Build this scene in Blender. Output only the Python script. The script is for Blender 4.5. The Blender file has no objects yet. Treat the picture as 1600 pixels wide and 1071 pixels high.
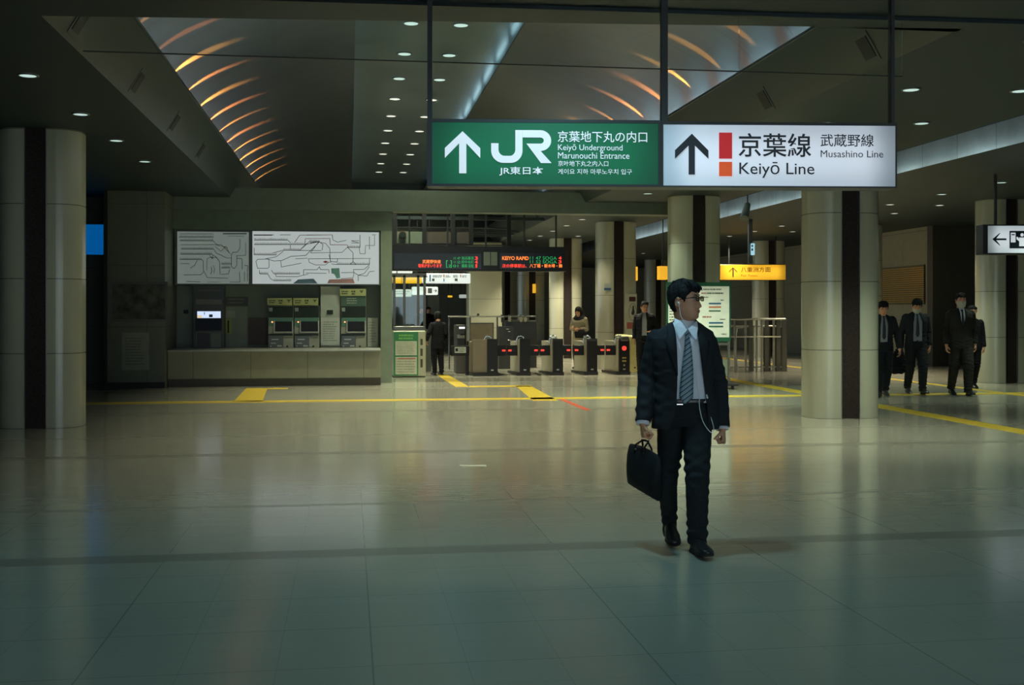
import bpy, bmesh, math, random
import numpy as np
from mathutils import Vector, Matrix, Euler

random.seed(7)
rng = np.random.default_rng(7)
scene = bpy.context.scene
COL = scene.collection
PI = math.pi

# ------------------------------------------------------------------ camera, world, exposure
FPX = 1780.0            # focal length in pixels of the 1600 px wide frame
HZ = 487.0              # image row of the horizon
YAW = math.radians(8.15)
EYE = 1.5
SA, CA = math.sin(YAW), math.cos(YAW)
cam_data = bpy.data.cameras.new('camera')
cam_data.sensor_width = 36.0
cam_data.lens = FPX * 36.0 / 1600.0
cam_data.shift_y = -(535.5 - HZ) / 1600.0
cam_data.clip_end = 200
cam = bpy.data.objects.new('camera', cam_data)
COL.objects.link(cam)
cam.location = (0, 0, EYE)
cam.rotation_euler = (PI / 2, 0, -YAW)
scene.camera = cam
cam_data.dof.use_dof = False

world = bpy.data.worlds.new('world')
scene.world = world
world.use_nodes = True
bg = world.node_tree.nodes['Background']
bg.inputs[0].default_value = (0.45, 0.56, 0.62, 1)
bg.inputs[1].default_value = 4.2

scene.view_settings.view_transform = 'Standard'
scene.view_settings.look = 'None'
scene.view_settings.gamma = 1.0
scene.view_settings.exposure = 0.0
scene.view_settings.use_curve_mapping = False
scene.cycles.sample_clamp_indirect = 4.0
scene.cycles.max_bounces = 6
scene.cycles.caustics_reflective = False
scene.cycles.caustics_refractive = False


def W(u, v, Y):
    """point of the place that lies on the plane Y (metres along the hall) at a survey bearing"""
    r = (u - 800) / FPX
    s = (HZ - v) / FPX
    t = Y / (CA - r * SA)
    return Vector(((SA + r * CA) * t, Y, EYE + s * t))


def XY(u, Z):
    """floor position at camera depth Z"""
    r = (u - 800) / FPX * Z
    return r * CA + Z * SA, Z * CA - r * SA


# ------------------------------------------------------------------ materials
MATS = {}


def mat(name, base=(.5, .5, .5), rough=.5, metal=0., emit=None, estr=0., vary=0.08, scale=6., bump=0., spec=.5, alpha=1., trans=0., coat=0.):
    if name in MATS:
        return MATS[name]
    m = bpy.data.materials.new(name)
    m.use_nodes = True
    nt = m.node_tree
    b = nt.nodes['Principled BSDF']
    b.inputs['Roughness'].default_value = rough
    b.inputs['Metallic'].default_value = metal
    b.inputs['Specular IOR Level'].default_value = spec
    b.inputs['Transmission Weight'].default_value = trans
    b.inputs['Coat Weight'].default_value = coat
    tc = nt.nodes.new('ShaderNodeTexCoord')
    no = nt.nodes.new('ShaderNodeTexNoise')
    no.inputs['Scale'].default_value = scale
    no.inputs['Detail'].default_value = 4
    nt.links.new(tc.outputs['Object'], no.inputs['Vector'])
    ramp = nt.nodes.new('ShaderNodeValToRGB')
    ramp.color_ramp.elements[0].position = .3
    ramp.color_ramp.elements[1].position = .7
    ramp.color_ramp.elements[0].color = tuple(c * (1 - vary) for c in base) + (1,)
    ramp.color_ramp.elements[1].color = tuple(min(1, c * (1 + vary)) for c in base) + (1,)
    nt.links.new(no.outputs['Fac'], ramp.inputs['Fac'])
    nt.links.new(ramp.outputs['Color'], b.inputs['Base Color'])
    if emit is not None:
        b.inputs['Emission Color'].default_value = tuple(emit) + (1,)
        b.inputs['Emission Strength'].default_value = estr
    if bump:
        bp = nt.nodes.new('ShaderNodeBump')
        bp.inputs['Strength'].default_value = bump
        bp.inputs['Distance'].default_value = .01
        nt.links.new(no.outputs['Fac'], bp.inputs['Height'])
        nt.links.new(bp.outputs['Normal'], b.inputs['Normal'])
    MATS[name] = m
    return m


def nd(nt, kind, **kw):
    n = nt.nodes.new(kind)
    for k, v in kw.items():
        setattr(n, k, v)
    return n


def math_node(nt, op, a, b=None):
    n = nt.nodes.new('ShaderNodeMath')
    n.operation = op
    for i, x in enumerate((a, b)):
        if x is None:
            continue
        if isinstance(x, (int, float)):
            n.inputs[i].default_value = x
        else:
            nt.links.new(x, n.inputs[i])
    return n.outputs[0]


def line_mask(nt, coord, period, width, offset=0.):
    """1 on a thin line every period"""
    a = math_node(nt, 'ADD', coord, 1000 * period - offset + width / 2)
    m = math_node(nt, 'MODULO', a, period)
    return math_node(nt, 'LESS_THAN', m, width)


def mixc(nt, fac, a, b):
    n = nt.nodes.new('ShaderNodeMix')
    n.data_type = 'RGBA'
    if isinstance(fac, (int, float)):
        n.inputs[0].default_value = fac
    else:
        nt.links.new(fac, n.inputs[0])
    for i, x in ((6, a), (7, b)):
        if isinstance(x, tuple):
            n.inputs[i].default_value = x + (1,)
        else:
            nt.links.new(x, n.inputs[i])
    return n.outputs[2]


def floor_mat():
    m = mat('polished_floor', (.46, .435, .335), .16, vary=.06, scale=1.3, coat=.5)
    m.node_tree.nodes['Principled BSDF'].inputs['IOR'].default_value = 1.6
    m.node_tree.nodes['Principled BSDF'].inputs['Coat Roughness'].default_value = .15
    nt = m.node_tree
    b = nt.nodes['Principled BSDF']
    tc = [n for n in nt.nodes if n.type == 'TEX_COORD'][0]
    src = b.inputs['Base Color'].links[0].from_socket
    sep = nd(nt, 'ShaderNodeSeparateXYZ')
    nt.links.new(tc.outputs['Object'], sep.inputs[0])
    X, Y = sep.outputs[0], sep.outputs[1]
    lx = line_mask(nt, X, .4, .004, .1)
    ly = line_mask(nt, Y, .3, .004, .05)
    fine = math_node(nt, 'MAXIMUM', lx, ly)
    bx = line_mask(nt, X, 1.2, .008, .1)
    by = line_mask(nt, Y, .6, .006, .05)
    mid = math_node(nt, 'MAXIMUM', bx, by)
    band = line_mask(nt, Y, 5.05, .22, 7.15)
    band2 = line_mask(nt, Y, 5.05, .09, 8.95)
    fine = math_node(nt, 'MULTIPLY', fine, .20)
    mid = math_node(nt, 'MULTIPLY', mid, .40)
    j = math_node(nt, 'MAXIMUM', fine, mid)
    b1 = math_node(nt, 'MULTIPLY', band, .50)
    j = math_node(nt, 'MAXIMUM', j, b1)
    b2 = math_node(nt, 'MULTIPLY', band2, .3)
    j = math_node(nt, 'MAXIMUM', j, b2)
    sp = nd(nt, 'ShaderNodeTexNoise')
    sp.inputs['Scale'].default_value = 90
    nt.links.new(tc.outputs['Object'], sp.inputs['Vector'])
    c0 = mixc(nt, sp.outputs['Fac'], src, (.40, .38, .305))
    c = mixc(nt, j, c0, (.10, .095, .08))
    nt.links.new(c, b.inputs['Base Color'])
    # wear: roughness varies, bands a little duller
    no = nd(nt, 'ShaderNodeTexNoise')
    no.inputs['Scale'].default_value = 2.2
    nt.links.new(tc.outputs['Object'], no.inputs['Vector'])
    r = math_node(nt, 'MULTIPLY', no.outputs['Fac'], .10)
    r = math_node(nt, 'ADD', r, .11)
    bb = math_node(nt, 'MAXIMUM', band, band2)
    r2 = math_node(nt, 'MULTIPLY', bb, .15)
    r = math_node(nt, 'ADD', r, r2)
    nt.links.new(r, b.inputs['Roughness'])
    # slight unevenness of each row of tiles
    wv = nd(nt, 'ShaderNodeTexNoise')
    wv.inputs['Scale'].default_value = 1.0
    mp = nd(nt, 'ShaderNodeMapping')
    mp.inputs['Scale'].default_value = (.4, 6, 1)
    nt.links.new(tc.outputs['Object'], mp.inputs[0])
    nt.links.new(mp.outputs[0], wv.inputs['Vector'])
    bp = nd(nt, 'ShaderNodeBump')
    bp.inputs['Strength'].default_value = .12
    bp.inputs['Distance'].default_value = .02
    nt.links.new(wv.outputs['Fac'], bp.inputs['Height'])
    nt.links.new(bp.outputs[0], b.inputs['Normal'])
    return m


def panel_mat(name, base, rough, pz, width=.012, offz=0., px=None, joint=.35, **kw):
    """wall or column cladding with fine horizontal (and vertical) joints"""
    m = mat(name, base, rough, **kw)
    nt = m.node_tree
    b = nt.nodes['Principled BSDF']
    src = b.inputs['Base Color'].links[0].from_socket
    geo = nd(nt, 'ShaderNodeNewGeometry')
    sep = nd(nt, 'ShaderNodeSeparateXYZ')
    nt.links.new(geo.outputs['Position'], sep.inputs[0])
    j = line_mask(nt, sep.outputs[2], pz, width, offz)
    if px:
        jx = line_mask(nt, sep.outputs[0], px, width, .3)
        jy = line_mask(nt, sep.outputs[1], px, width, .3)
        gn = nd(nt, 'ShaderNodeSeparateXYZ')
        nt.links.new(geo.outputs['Normal'], gn.inputs[0])
        fx = math_node(nt, 'GREATER_THAN', math_node(nt, 'ABSOLUTE', gn.outputs[1]), .7)
        fy = math_node(nt, 'GREATER_THAN', math_node(nt, 'ABSOLUTE', gn.outputs[0]), .7)
        j = math_node(nt, 'MAXIMUM', j, math_node(nt, 'MULTIPLY', jx, fx))
        j = math_node(nt, 'MAXIMUM', j, math_node(nt, 'MULTIPLY', jy, fy))
    jj = math_node(nt, 'MULTIPLY', j, 1 - joint)
    c = mixc(nt, jj, src, (.03, .03, .025))
    nt.links.new(c, b.inputs['Base Color'])
    return m


M_floor = floor_mat()
M_col = panel_mat('cream_cladding', (.43, .43, .33), .22, .96, .012, vary=.03, scale=1.)
M_strip = mat('dark_granite', (.030, .022, .020), .45, vary=.5, scale=60, spec=.2)
M_steel = mat('brushed_steel', (.45, .44, .40), .35, .9, scale=20)
M_dsteel = mat('dark_steel', (.12, .12, .11), .4, .6)
M_chrome = mat('bright_chrome', (.75, .75, .72), .12, 1.)
M_ceil = mat('dark_ceiling', (.013, .025, .027), .6, vary=.1, scale=1.5)
M_soffit = mat('satin_soffit', (.042, .058, .056), .32, .35, vary=.12, scale=1.2)
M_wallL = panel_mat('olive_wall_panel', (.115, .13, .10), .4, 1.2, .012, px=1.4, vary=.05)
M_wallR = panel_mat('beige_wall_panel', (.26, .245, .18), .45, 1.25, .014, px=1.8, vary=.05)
M_dark = mat('matte_black', (.022, .024, .025), .5, spec=.25)
M_black = mat('gloss_black', (.016, .017, .018), .35, spec=.25)
M_green = mat('kiosk_green_grey', (.115, .15, .105), .45, vary=.05)
M_pale = mat('kiosk_pale_panel', (.27, .31, .25), .45, vary=.05)
M_yellow = mat('yellow_tactile', (.55, .38, .03), .45, vary=.15, scale=30)
M_red = mat('red_paint', (.5, .07, .03), .5)


def vault_mat():
    m = mat('brushed_vault_metal', (.075, .085, .085), .33, .6, vary=.12, scale=2)
    nt = m.node_tree
    b = nt.nodes['Principled BSDF']
    b.inputs['Anisotropic'].default_value = .9
    g0 = nd(nt, 'ShaderNodeNewGeometry')
    cr = nd(nt, 'ShaderNodeVectorMath', operation='CROSS_PRODUCT')
    nt.links.new(g0.outputs['Normal'], cr.inputs[0])
    cr.inputs[1].default_value = (0, 1, 0)
    nt.links.new(cr.outputs[0], b.inputs['Tangent'])
    # sheet joints across the vault
    geo = nd(nt, 'ShaderNodeNewGeometry')
    sep = nd(nt, 'ShaderNodeSeparateXYZ')
    nt.links.new(geo.outputs['Position'], sep.inputs[0])
    j = line_mask(nt, sep.outputs[1], 1.35, .012, .5)
    src = b.inputs['Base Color'].links[0].from_socket
    c = mixc(nt, j, src, (.02, .02, .02))
    nt.links.new(c, b.inputs['Base Color'])
    return m


M_vault = vault_mat()


def emis(name, color, strength, base=None):
    return mat(name, base or tuple(min(1, c * .6) for c in color), .5, emit=color, estr=strength)


# ------------------------------------------------------------------ mesh helpers
class MB:
    def __init__(s):
        s.v, s.f, s.smooth = [], [], []

    def add(s, verts, faces, smooth=False):
        o = len(s.v)
        s.v += [tuple(p) for p in verts]
        s.f += [tuple(o + i for i in f) for f in faces]
        s.smooth += [smooth] * len(faces)
        return s

    def box(s, x0, x1, y0, y1, z0, z1):
        x0, x1 = sorted((x0, x1)); y0, y1 = sorted((y0, y1)); z0, z1 = sorted((z0, z1))
        v = [(x, y, z) for z in (z0, z1) for y in (y0, y1) for x in (x0, x1)]
        return s.add(v, [(0, 2, 3, 1), (4, 5, 7, 6), (0, 1, 5, 4), (2, 6, 7, 3), (0, 4, 6, 2), (1, 3, 7, 5)])

    def rbox(s, x0, x1, y0, y1, z0, z1, r=.02, seg=3):
        """box with rounded edges"""
        bm = bmesh.new()
        bmesh.ops.create_cube(bm, size=1)
        x0, x1 = sorted((x0, x1)); y0, y1 = sorted((y0, y1)); z0, z1 = sorted((z0, z1))
        for v in bm.verts:
            v.co = Vector(((x0 + x1) / 2 + v.co.x * (x1 - x0), (y0 + y1) / 2 + v.co.y * (y1 - y0), (z0 + z1) / 2 + v.co.z * (z1 - z0)))
        r = min(r, .49 * min(x1 - x0, y1 - y0, z1 - z0))
        bmesh.ops.bevel(bm, geom=list(bm.edges), offset=r, segments=seg, profile=.5, affect='EDGES')
        s.bm(bm)
        return s

    def bm(s, bm, smooth=False):
        bm.verts.index_update()
        s.add([v.co for v in bm.verts], [[v.index for v in f.verts] for f in bm.faces], smooth)
        bm.free()
        return s

    def prism(s, pts, axis, a, b, smooth=False):
        """2D outline (counter-clockwise) extruded along an axis: 'z' uses (x,y), 'y' uses (x,z), 'x' uses (y,z)"""
        n = len(pts)
        def mk(p, t):
            return {'z': (p[0], p[1], t), 'y': (p[0], t, p[1]), 'x': (t, p[0], p[1])}[axis]
        v = [mk(p, a) for p in pts] + [mk(p, b) for p in pts]
        s.add(v, [(i, (i + 1) % n, n + (i + 1) % n, n + i) for i in range(n)], smooth)
        s.add(v, [tuple(range(n)), tuple(range(2 * n - 1, n - 1, -1))])
        return s

    def cyl(s, p0, p1, r0, r1=None, n=16, smooth=True, caps=True):
        r1 = r0 if r1 is None else r1
        p0, p1 = Vector(p0), Vector(p1)
        d = (p1 - p0).normalized()
        up = Vector((0, 0, 1)) if abs(d.z) < .9 else Vector((1, 0, 0))
        a = d.cross(up).normalized(); b = d.cross(a)
        v = []
        for p, r in ((p0, r0), (p1, r1)):
            for i in range(n):
                t = 2 * PI * i / n
                v.append(p + a * math.cos(t) * r + b * math.sin(t) * r)
        s.add(v, [(i, (i + 1) % n, n + (i + 1) % n, n + i) for i in range(n)], smooth)
        if caps:
            s.add(v, [tuple(range(n - 1, -1, -1)), tuple(range(n, 2 * n))])
        return s

    def tube(s, pts, r, n=8, caps=True):
        """round tube through points; r a number or list"""
        P = [Vector(p) for p in pts]
        R = [r] * len(P) if isinstance(r, (int, float)) else r
        v = []
        a = None
        for i, p in enumerate(P):
            d = (P[min(i + 1, len(P) - 1)] - P[max(i - 1, 0)]).normalized()
            if a is None:
                up = Vector((0, 0, 1)) if abs(d.z) < .9 else Vector((1, 0, 0))
                a = d.cross(up).normalized()
            else:
                a = (a - d * a.dot(d)).normalized()
            b = d.cross(a)
            for k in range(n):
                t = 2 * PI * k / n
                v.append(p + (a * math.cos(t) + b * math.sin(t)) * R[i])
        f = []
        for i in range(len(P) - 1):
            for k in range(n):
                f.append((i * n + k, i * n + (k + 1) % n, (i + 1) * n + (k + 1) % n, (i + 1) * n + k))
        s.add(v, f, True)
        if caps:
            m = (len(P) - 1) * n
            s.add(v, [tuple(range(n - 1, -1, -1)), tuple(range(m, m + n))])
        return s

    def sphere(s, c, r, n=16, m=10):
        rx, ry, rz = (r, r, r) if isinstance(r, (int, float)) else r
        v = [(c[0], c[1], c[2] + rz)]
        for i in range(1, m):
            th = PI * i / m
            for k in range(n):
                ph = 2 * PI * k / n
                v.append((c[0] + rx * math.sin(th) * math.cos(ph), c[1] + ry * math.sin(th) * math.sin(ph), c[2] + rz * math.cos(th)))
        v.append((c[0], c[1], c[2] - rz))
        f = [(0, 1 + k, 1 + (k + 1) % n) for k in range(n)]
        for i in range(m - 2):
            for k in range(n):
                a = 1 + i * n
                f.append((a + k, a + n + k, a + n + (k + 1) % n, a + (k + 1) % n))
        a = 1 + (m - 2) * n
        f += [(a + k, len(v) - 1, a + (k + 1) % n) for k in range(n)]
        return s.add(v, f, True)

    def quad(s, pts):
        return s.add(pts, [tuple(range(len(pts)))])

    def xf(s, M):
        s.v = [tuple(M @ Vector(p)) for p in s.v]
        return s

    def build(s, name, material, parent=None, loc=None, world_xyz=False):
        me = bpy.data.meshes.new(name)
        org = Vector(loc) if loc is not None else Vector((0, 0, 0))
        verts = [Vector(p) - org for p in s.v] if loc is not None else s.v
        me.from_pydata([tuple(p) for p in verts], [], s.f)
        me.polygons.foreach_set('use_smooth', s.smooth)
        me.materials.append(material)
        me.update()
        o = bpy.data.objects.new(name, me)
        COL.objects.link(o)
        o.location = org
        if parent is not None:
            o.parent = parent
            if loc is None and world_xyz:
                o.location = -parent.location
        return o


def recalc(o):
    bm = bmesh.new(); bm.from_mesh(o.data)
    bmesh.ops.recalc_face_normals(bm, faces=bm.faces)
    bm.to_mesh(o.data); bm.free()
    return o


def thing(name, label, cat, loc=(0, 0, 0), rotz=0., group=None):
    o = bpy.data.objects.new(name, None)
    o.empty_display_size = .2
    COL.objects.link(o)
    o.location = loc
    o.rotation_euler = (0, 0, rotz)
    o['label'] = label; o['category'] = cat
    if group:
        o['group'] = group
    return o


def tag(o, label, cat, group=None):
    o['label'] = label; o['category'] = cat
    if group:
        o['group'] = group
    return o


def struct(o):
    o['kind'] = 'structure'
    return o


def part(mb, name, m, parent, label=None):
    """mesh written in world coordinates, parented to an unrotated thing"""
    o = mb.build(name, m, parent)
    p = parent
    off = Vector((0, 0, 0))
    while p is not None:
        off += p.location
        p = p.parent
    o.location = -off
    if label:
        o['label'] = label
    return o


def lpart(mb, name, m, parent, label=None):
    """mesh written in the thing's own coordinates"""
    o = mb.build(name, m, parent)
    if label:
        o['label'] = label
    return o


# text turned into real mesh lettering, fitted to a box in a vertical plane
def text_mesh(body, x0, x1, z0, z1, y, bold=0., thick=.0015, keep=False):
    cu = bpy.data.curves.new('lettering', 'FONT')
    cu.body = body
    cu.size = 1.0
    cu.offset = bold
    cu.extrude = 0
    cu.resolution_u = 3
    ob = bpy.data.objects.new('lettering', cu)
    COL.objects.link(ob)
    dg = bpy.context.evaluated_depsgraph_get()
    me = bpy.data.meshes.new_from_object(ob.evaluated_get(dg))
    n = len(me.vertices)
    co = np.zeros(n * 3)
    me.vertices.foreach_get('co', co)
    co = co.reshape(-1, 3)
    faces = [tuple(p.vertices) for p in me.polygons]
    bpy.data.objects.remove(ob)
    bpy.data.curves.remove(cu)
    bpy.data.meshes.remove(me)
    mb = MB()
    if n == 0:
        return mb
    mn, mx = co.min(0), co.max(0)
    sx = (x1 - x0) / (mx[0] - mn[0])
    sz = (z1 - z0) / (mx[1] - mn[1])
    if keep:
        sx = sz = min(sx, sz)
    X = x0 + (co[:, 0] - mn[0]) * sx
    Zc = z0 + (co[:, 1] - mn[1]) * sz
    mb.add([(X[i], y, Zc[i]) for i in range(n)], faces)
    return mb


def merge(*mbs):
    r = MB()
    for m in mbs:
        o = len(r.v)
        r.v += m.v
        r.f += [tuple(o + i for i in f) for f in m.f]
        r.smooth += m.smooth
    return r
# ------------------------------------------------------------------ structure
CH = 3.85          # flat ceiling height
VX0, VX1 = -2.42, 5.03     # the vault's opening in the ceiling
VY0, VY1 = 8.95, 39.5
VC = (VX0 + VX1) / 2
SZ = 4.42
SX0, SX1 = -2.08, 4.69     # spring edges
RX0, RX1 = 7.95, 9.26      # raised slot of the right-hand bay

struct(MB().box(-26, 34, -8, 75, -.12, 0).build('floor', M_floor))

c = MB()
c.box(-26, VX0, -8, 75, CH, CH + .12)
c.box(VX1, RX0, -8, 75, CH, CH + .12)
c.box(RX1, 34, -8, 75, CH, CH + .12)
c.box(VX0, VX1, -8, VY0, CH, CH + .12)
c.box(VX0, VX1, VY1, 75, CH, CH + .12)
c.box(RX0, RX1, -8, VY0, CH, CH + .12)
struct(c.build('ceiling', M_ceil))
struct(MB().prism([(VX0 - 1.5, 8.75), (VX1 + 3., 8.45), (VX1 + 3., 8.5), (VX1, 8.72), (VX0 - 1.5, 9.5)], 'z', CH - .03, CH - .001).box(VX0 - .02, VX1 + .02, VY0 - .25, VY0 - .01, CH, 5.2).box(RX0, RX1, VY0 - .2, VY0, CH, 4.6).build('wall_vault_front', M_ceil))
struct(MB().box(VX0 - 1.4, VX1 + 1.4, VY1, VY1 + .2, CH + .12, 6.2).build('wall_vault_back', M_ceil))
# raised slot: dark lid, bright side face
struct(MB().box(RX0 - .02, RX1 + .02, VY0, 75, 4.55, 4.62).box(RX0 - .03, RX0, VY0, 75, CH + .12, 4.6).build('ceiling_right_bay', M_ceil))
M_slot = panel_mat('satin_slot_panel', (.42, .46, .45), .28, 9., .01, px=1.07, vary=.2, scale=1.5, joint=.2)
M_slot.node_tree.nodes['Principled BSDF'].inputs['Metallic'].default_value = .8
f = MB()
f.box(RX1 - .012, RX1 + .05, VY0, 75, CH + .001, 4.22)
struct(f.build('trim_1', M_slot))
struct(MB().box(RX1 - .002, RX1 + .06, VY0, 75, 4.22, 4.56).build('trim_2', M_soffit))
# side soffits of the vault, from the ceiling up to the spring ledge
f = MB()
f.add([(VX0, VY0, CH), (VX0, VY1, CH), (SX0, VY1, SZ), (SX0, VY0, SZ)], [(0, 1, 2, 3)])
f.add([(VX0 - .12, VY0, CH + .1), (VX0 - .12, VY1, CH + .1), (SX0 - .08, VY1, SZ - .04), (SX0 - .08, VY0, SZ - .04)], [(3, 2, 1, 0)])
f.box(-2.62, SX0, VY0, VY1, SZ - .03, SZ)
struct(f.build('ceiling_soffit_left', M_soffit))
f = MB()
f.add([(VX1, VY0, CH), (VX1, VY1, CH), (SX1, VY1, SZ), (SX1, VY0, SZ)], [(3, 2, 1, 0)])
f.box(SX1, 5.23, VY0, VY1, SZ - .03, SZ)
struct(f.build('ceiling_soffit_right', M_soffit))
# vault shells
LIPZ = 5.66
def arc(side):
    pts = []
    N = 26
    for i in range(N + 1):
        t = i / N
        # quarter of a flattened ellipse from spring (3.9 out, low) to lip (1.15 out, high)
        ang = t * math.radians(72)
        x = 3.92 * math.cos(ang)
        z = SZ - .02 + (LIPZ - SZ + .02) * math.sin(ang) / math.sin(math.radians(72))
        pts.append((x, z))
    return pts
A = arc(1)
for side, nm in ((-1, 'ceiling_vault_left'), (1, 'ceiling_vault_right')):
    mb = MB()
    NY = 24
    ys = [VY0 + (VY1 - VY0) * i / NY for i in range(NY + 1)]
    O = Vector((VC, 0, 3.2))
    v = []
    for y in ys:
        for (x, z) in A:
            v.append((VC + side * x - O.x, y - O.y, z - O.z))
    n = len(A)
    fs = []
    for i in range(NY):
        for k in range(n - 1):
            q = (i * n + k, i * n + k + 1, (i + 1) * n + k + 1, (i + 1) * n + k)
            fs.append(q if side > 0 else q[::-1])
    mb.add(v, fs, True)
    o = struct(mb.build(nm, M_vault))
    o.location = O
LIPX = A[-1][0]
# central strip
M_stripc = mat('strip_ceiling', (.11, .145, .15), .3, .5, vary=.15, scale=.8)
struct(MB().box(VC - LIPX - .45, VC + LIPX + .45, VY0, VY1, 5.95, 6.0)
       .box(VC - LIPX - .45, VC - LIPX - .42, VY0, VY1, LIPZ - .05, 5.95)
       .box(VC + LIPX + .42, VC + LIPX + .45, VY0, VY1, LIPZ - .05, 5.95)
       .build('ceiling_strip', M_stripc))
struct(MB().box(VC - LIPX - .45, VC - LIPX, VY0, VY1, LIPZ, LIPZ + .03).box(VC + LIPX, VC + LIPX + .45, VY0, VY1, LIPZ, LIPZ + .03)
       .build('trim_3', M_soffit))

# header beam that crosses the hall above the counter wall and the gates
struct(MB().box(-3.55, 8.0, 24.0, 24.45, 3.60, 4.05).build('trim_4', mat('beam_green', (.11, .145, .115), .5)))

# walls
struct(MB().box(-26, 34, 66, 66.3, 0, CH).build('wall_back', M_wallR))
struct(MB().box(9.3, 15.8, 60, 60.3, 0, CH).build('wall_back_right', M_wallR))
struct(MB().box(15.8, 16.1, 29.5, 66, 0, CH).build('wall_right', M_wallR))
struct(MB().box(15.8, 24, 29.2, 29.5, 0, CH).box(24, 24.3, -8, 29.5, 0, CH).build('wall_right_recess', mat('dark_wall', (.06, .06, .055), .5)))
struct(MB().box(-26, -3, -8.2, -8, 0, CH).box(9, 34, -8.2, -8, 0, CH).build('wall_behind_light_block', mat('rear_light_block', (.05, .065, .065), .6)))  # unseen, added to narrow the opening that world light enters through
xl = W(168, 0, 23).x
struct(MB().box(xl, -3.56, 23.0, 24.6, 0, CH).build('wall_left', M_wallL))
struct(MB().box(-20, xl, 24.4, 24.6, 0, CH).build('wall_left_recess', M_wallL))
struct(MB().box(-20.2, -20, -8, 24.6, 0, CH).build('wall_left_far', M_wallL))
struct(MB().box(xl - .06, xl - .002, 22.97, 24.4, 0, CH).build('trim_5', M_dark))
struct(MB().box(xl, -3.56, 22.985, 22.999, 0, .12).build('baseboard_left', M_dark))
# yellow guide paving
t = MB()
t.box(-20, 24, 19.16, 19.54, 0, .004)
struct(t.build('trim_6', M_yellow))
struct(MB().box(8.15, 8.47, 9, 19.15, 0, .004).box(8.15, 8.47, 19.55, 60, 0, .004).box(11.8, 12.0, 12, 19.15, 0, .004).box(11.8, 12.0, 19.55, 60, 0, .004).build('trim_7', M_yellow))
# yellow tactile fields in front of the counter and the gates
g0, g1, g2, g3 = W(372, 0, 19.44), W(405, 0, 19.44), W(437, 0, 22.5), W(400, 0, 22.5)
def slab(pts, h=.004):
    m = MB()
    n = len(pts)
    m.add([(p[0], p[1], 0) for p in pts] + [(p[0], p[1], h) for p in pts], [tuple(range(n, 2 * n))] + [(i, (i + 1) % n, n + (i + 1) % n, n + i) for i in range(n)])
    return m
def fl(u, v):
    x, y = XY(u, EYE * FPX / (v - HZ))
    return (x, y)
struct(slab([fl(365, 628), fl(410, 628), fl(418, 607), fl(385, 607)]).build('trim_8', M_yellow))
struct(slab([fl(418, 608.5), fl(450, 608.5), fl(450, 606.8), fl(418, 606.8)]).build('trim_9', M_yellow))
struct(slab([fl(712, 605), fl(733, 605), fl(700, 586), fl(682, 586)]).build('trim_10', M_yellow))
struct(slab([fl(733, 605.6), fl(830, 604.6), fl(830, 602.6), fl(733, 603.6)]).build('trim_11', M_yellow))
struct(slab([fl(833, 626.5), fl(872, 626.5), fl(829, 603.5), fl(806, 603.5)]).build('trim_12', M_yellow))
struct(slab([fl(870, 622.8), fl(878, 622.8), fl(924, 641.5), fl(914, 641.5)], .003).build('trim_13', M_red))
struct(slab([fl(718, 727.2), fl(760, 727.2), fl(760, 729), fl(718, 729)], .002).build('trim_14', mat('white_paint_mark', (.7, .75, .65), .4)))

# ------------------------------------------------------------------ columns
def outline(w, d, r, n=7):
    pts = []
    for (cx, cy, a0) in ((w - r, d - r, 0), (-w + r, d - r, 90), (-w + r, -d + r, 180), (w - r, -d + r, 270)):
        for i in range(n + 1):
            a = math.radians(a0 + 90 * i / n)
            pts.append((cx + r * math.cos(a), cy + r * math.sin(a)))
    return pts

def make_column():
    root = thing('column', 'x', 'column', (0, 0, 0))
    w, d, r, sw = .52, .37, .3, .14
    for s in (-1, 1):
        pts = []
        n = 16
        for (cy, a0) in ((d - r, 90), (-d + r, 0)):
            pass
        P = [(s * sw, -d)]
        for i in range(n + 1):
            a = math.radians(-90 + 90 * i / n)
            P.append((s * (w - r + r * math.cos(a)), -d + r + r * math.sin(a)))
        for i in range(n + 1):
            a = math.radians(90 * i / n)
            P.append((s * (w - r + r * math.cos(a)), d - r + r * math.sin(a)))
        P.append((s * sw, d))
        if s < 0:
            P = P[::-1]
        lpart(MB().prism(P, 'z', 0.0, CH - .001, smooth=False), 'cladding', M_col, root)
    for s in (-1, 1):
        y0 = s * (d - .03)
        lpart(MB().box(-sw + .012, sw - .012, min(y0, 0), max(y0, 0), 0, CH - .001), 'granite_strip', M_strip, root, 'dark granite strip')
    e = MB()
    for sx in (-1, 1):
        for sy in (-1, 1):
            e.box(sx * (sw - .012), sx * (sw - .0005), sy * (d - .06), sy * (d + .004), .001, CH - .002)
    lpart(e, 'edge_trim', M_steel, root)
    return root

def copy_tree(o, parent=None):
    c_ = o.copy()
    COL.objects.link(c_)
    c_.parent = parent
    for ch in [k for k in o.children]:
        copy_tree(ch, c_)
    return c_

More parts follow.
